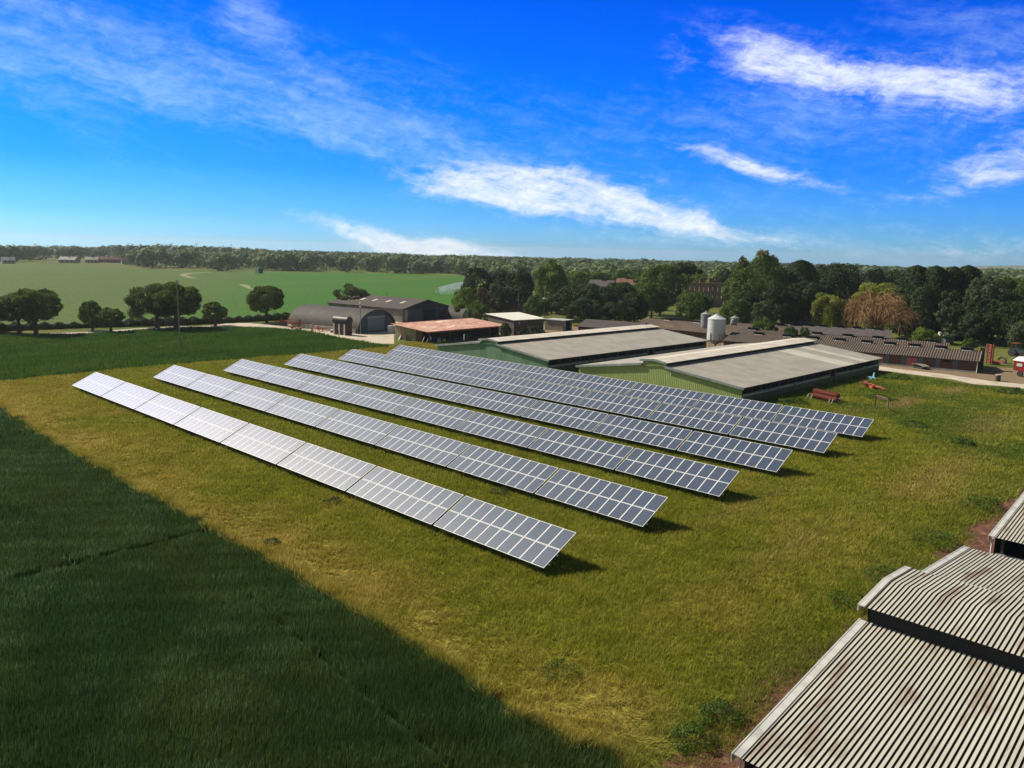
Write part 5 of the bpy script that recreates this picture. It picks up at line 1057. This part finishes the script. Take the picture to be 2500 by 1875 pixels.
def near_line(q, a, b, wd, ext):
    a, b = np.array(a), np.array(b); d = (b-a)/np.linalg.norm(b-a); r = q-a; t = r@d; return (np.abs(r[:, 0]*d[1]-r[:, 1]*d[0]) < wd*(1+.4*np.sin(t*3))) & (t > -ext[0]) & (t < np.linalg.norm(b-a)+ext[1])
tram = near_line(cq, G(720, 1550, .3), G(1090, 1860, .3), .15, (6, 6)) | near_line(cq, G(-60, 1432, .3), G(500, 1293, .3), .32, (4, .3)) | near_line(cq, G(0, 1215, .3), G(300, 1480, .3), .10, (8, 3))
cq = cq[~tram]
blades('crop_plants', cq, .50, .040, .12, grassmat('crop_blades', crop_color, .3, (.30, 1.9), ((.13, .19, .085), .8)), 'dense dark green cereal crop in the front field', 'crop', .07, 3)
bq = scatter([tuple(p) for p in [(-11.3, -60), (-90, -60)]+bc[1:]], 60000, 140, .6)
bq = bq[bq[:, 1] < 62]
blades('west_crop_plants', bq, .55, .075, .25, grassmat('west_crop_blades', backcrop_color, .3, (.6, 1.5), ((.10, .15, .03), .4)), 'mid green cereal crop between the solar rows and the farm track', 'crop', .12, 2)
# long lodged grass hanging over the crop edge
eb = edge2; eq = []
for (xa, ya), (xb, yb) in zip(eb[:-1], eb[1:]):
    L = math.hypot(xb-xa, yb-ya); n = int(L*110); t = rg.random(n); px = xa+(xb-xa)*t; py = ya+(yb-ya)*t+rg.normal(0, .22, n)+.25*wave(px*1.9, py_ if False else px*.7)+.15
    k = (wave(px*1.3, px*.9) > -.55); eq.append(np.stack([px, py], 1)[k])
blades('edge_grass', np.vstack(eq), .62, .042, .42, bpy.data.materials['meadow_blades'], 'long straw-coloured grass leaning over the edge of the front crop', 'grass', .45, 3)
# weeds by the right-hand barns and round the scrap
def weeds(name, u, v, w, h, leaf, label, n=500, seed=1):
    x, y = G(u, v); o = empty(name, (x, y, 0), 0, label, 'weeds'); c, nr, tn = crown_pts(w, h*1.6, -h*.5, 7, n, .2); k = c[:, 2] > 0
    npmesh('leaves', leaf_quads(c[k], nr[k], max(.09, math.hypot(x-CAM[0], y-CAM[1])/790*1.2)), 4, L_[leaf], o, tn[k]); b = MB()
    for i in range(5): a = i*1.05; b.tube([(0, 0, 0), (math.cos(a)*w*.3, math.sin(a)*w*.3, h*.5)], .012, 4)
    b.build('stems', L_[leaf], o); return o
for (u, v, w, h, lf, lab) in [(813, 1232, 1.6, .8, 'sage', 'grey-green thistle clump in the grass before the nearest solar row'), (1218, 1208, 1.5, .8, 'sage', 'thistle clump between the two nearest solar rows'), (1370, 1650, 1.9, .7, 'mid', 'leafy weed clump with pale stones in the lower meadow'), (660, 1330, 1.3, .5, 'sage', 'grey weed patch near the crop edge'),
     (1760, 1760, 2.2, .9, 'mid', 'nettle clump by the corner of the nearest barn'), (1690, 1815, 2.0, .8, 'mid', 'leafy weeds at the foot of the nearest barn corner'), (2070, 1480, 2.4, 1.0, 'mid', 'tall nettles beside the raised ridge of the nearest barn'), (2160, 1420, 2.6, 1.0, 'mid', 'nettles beyond the nearest barn gable'), (2290, 1330, 3.0, 1.1, 'mid', 'nettle bank before the barn at the right edge'), (2400, 1240, 3.0, 1.2, 'mid', 'nettles nearest the roof at the right edge'),
     (2350, 1085, 2.6, .9, 'mid', 'dark green weed patch on the right of the meadow'), (2230, 1040, 4, .7, 'mid', 'low weeds beyond the arch frame'), (2150, 975, 4, .7, 'mid', 'weeds between the scrap heap and arch frame'), (1935, 985, 4, .9, 'mid', 'weeds left of the rusty rollers'), (2190, 925, 5, .8, 'mid', 'weeds beside the farm road'), (2470, 960, 5, .9, 'mid', 'weeds below the road at the right edge'), (1560, 1113, 1.4, .6, 'sage', 'thistles between the third and fourth solar rows')]:
    weeds('weed_clump', u, v, w, h*.75, lf, lab, 1500 if u > 1600 else 600)
# ------------------------------------------------------------------ haze
HZ = .00010
hzm = bpy.data.materials.new('haze_air'); hzm.use_nodes = True; nt = hzm.node_tree; nt.nodes.clear()
pvn = nt.nodes.new('ShaderNodeVolumePrincipled'); pvn.inputs['Color'].default_value = (.86, .92, 1, 1); pvn.inputs['Density'].default_value = HZ; pvn.inputs['Anisotropy'].default_value = .3
out = nt.nodes.new('ShaderNodeOutputMaterial'); nt.links.new(pvn.outputs[0], out.inputs['Volume'])
MB().box((CAM[0]-3300, CAM[1]-3300, -34), (CAM[0]+3300, CAM[1]+3300, 31)).build('haze', hzm, kind='stuff')
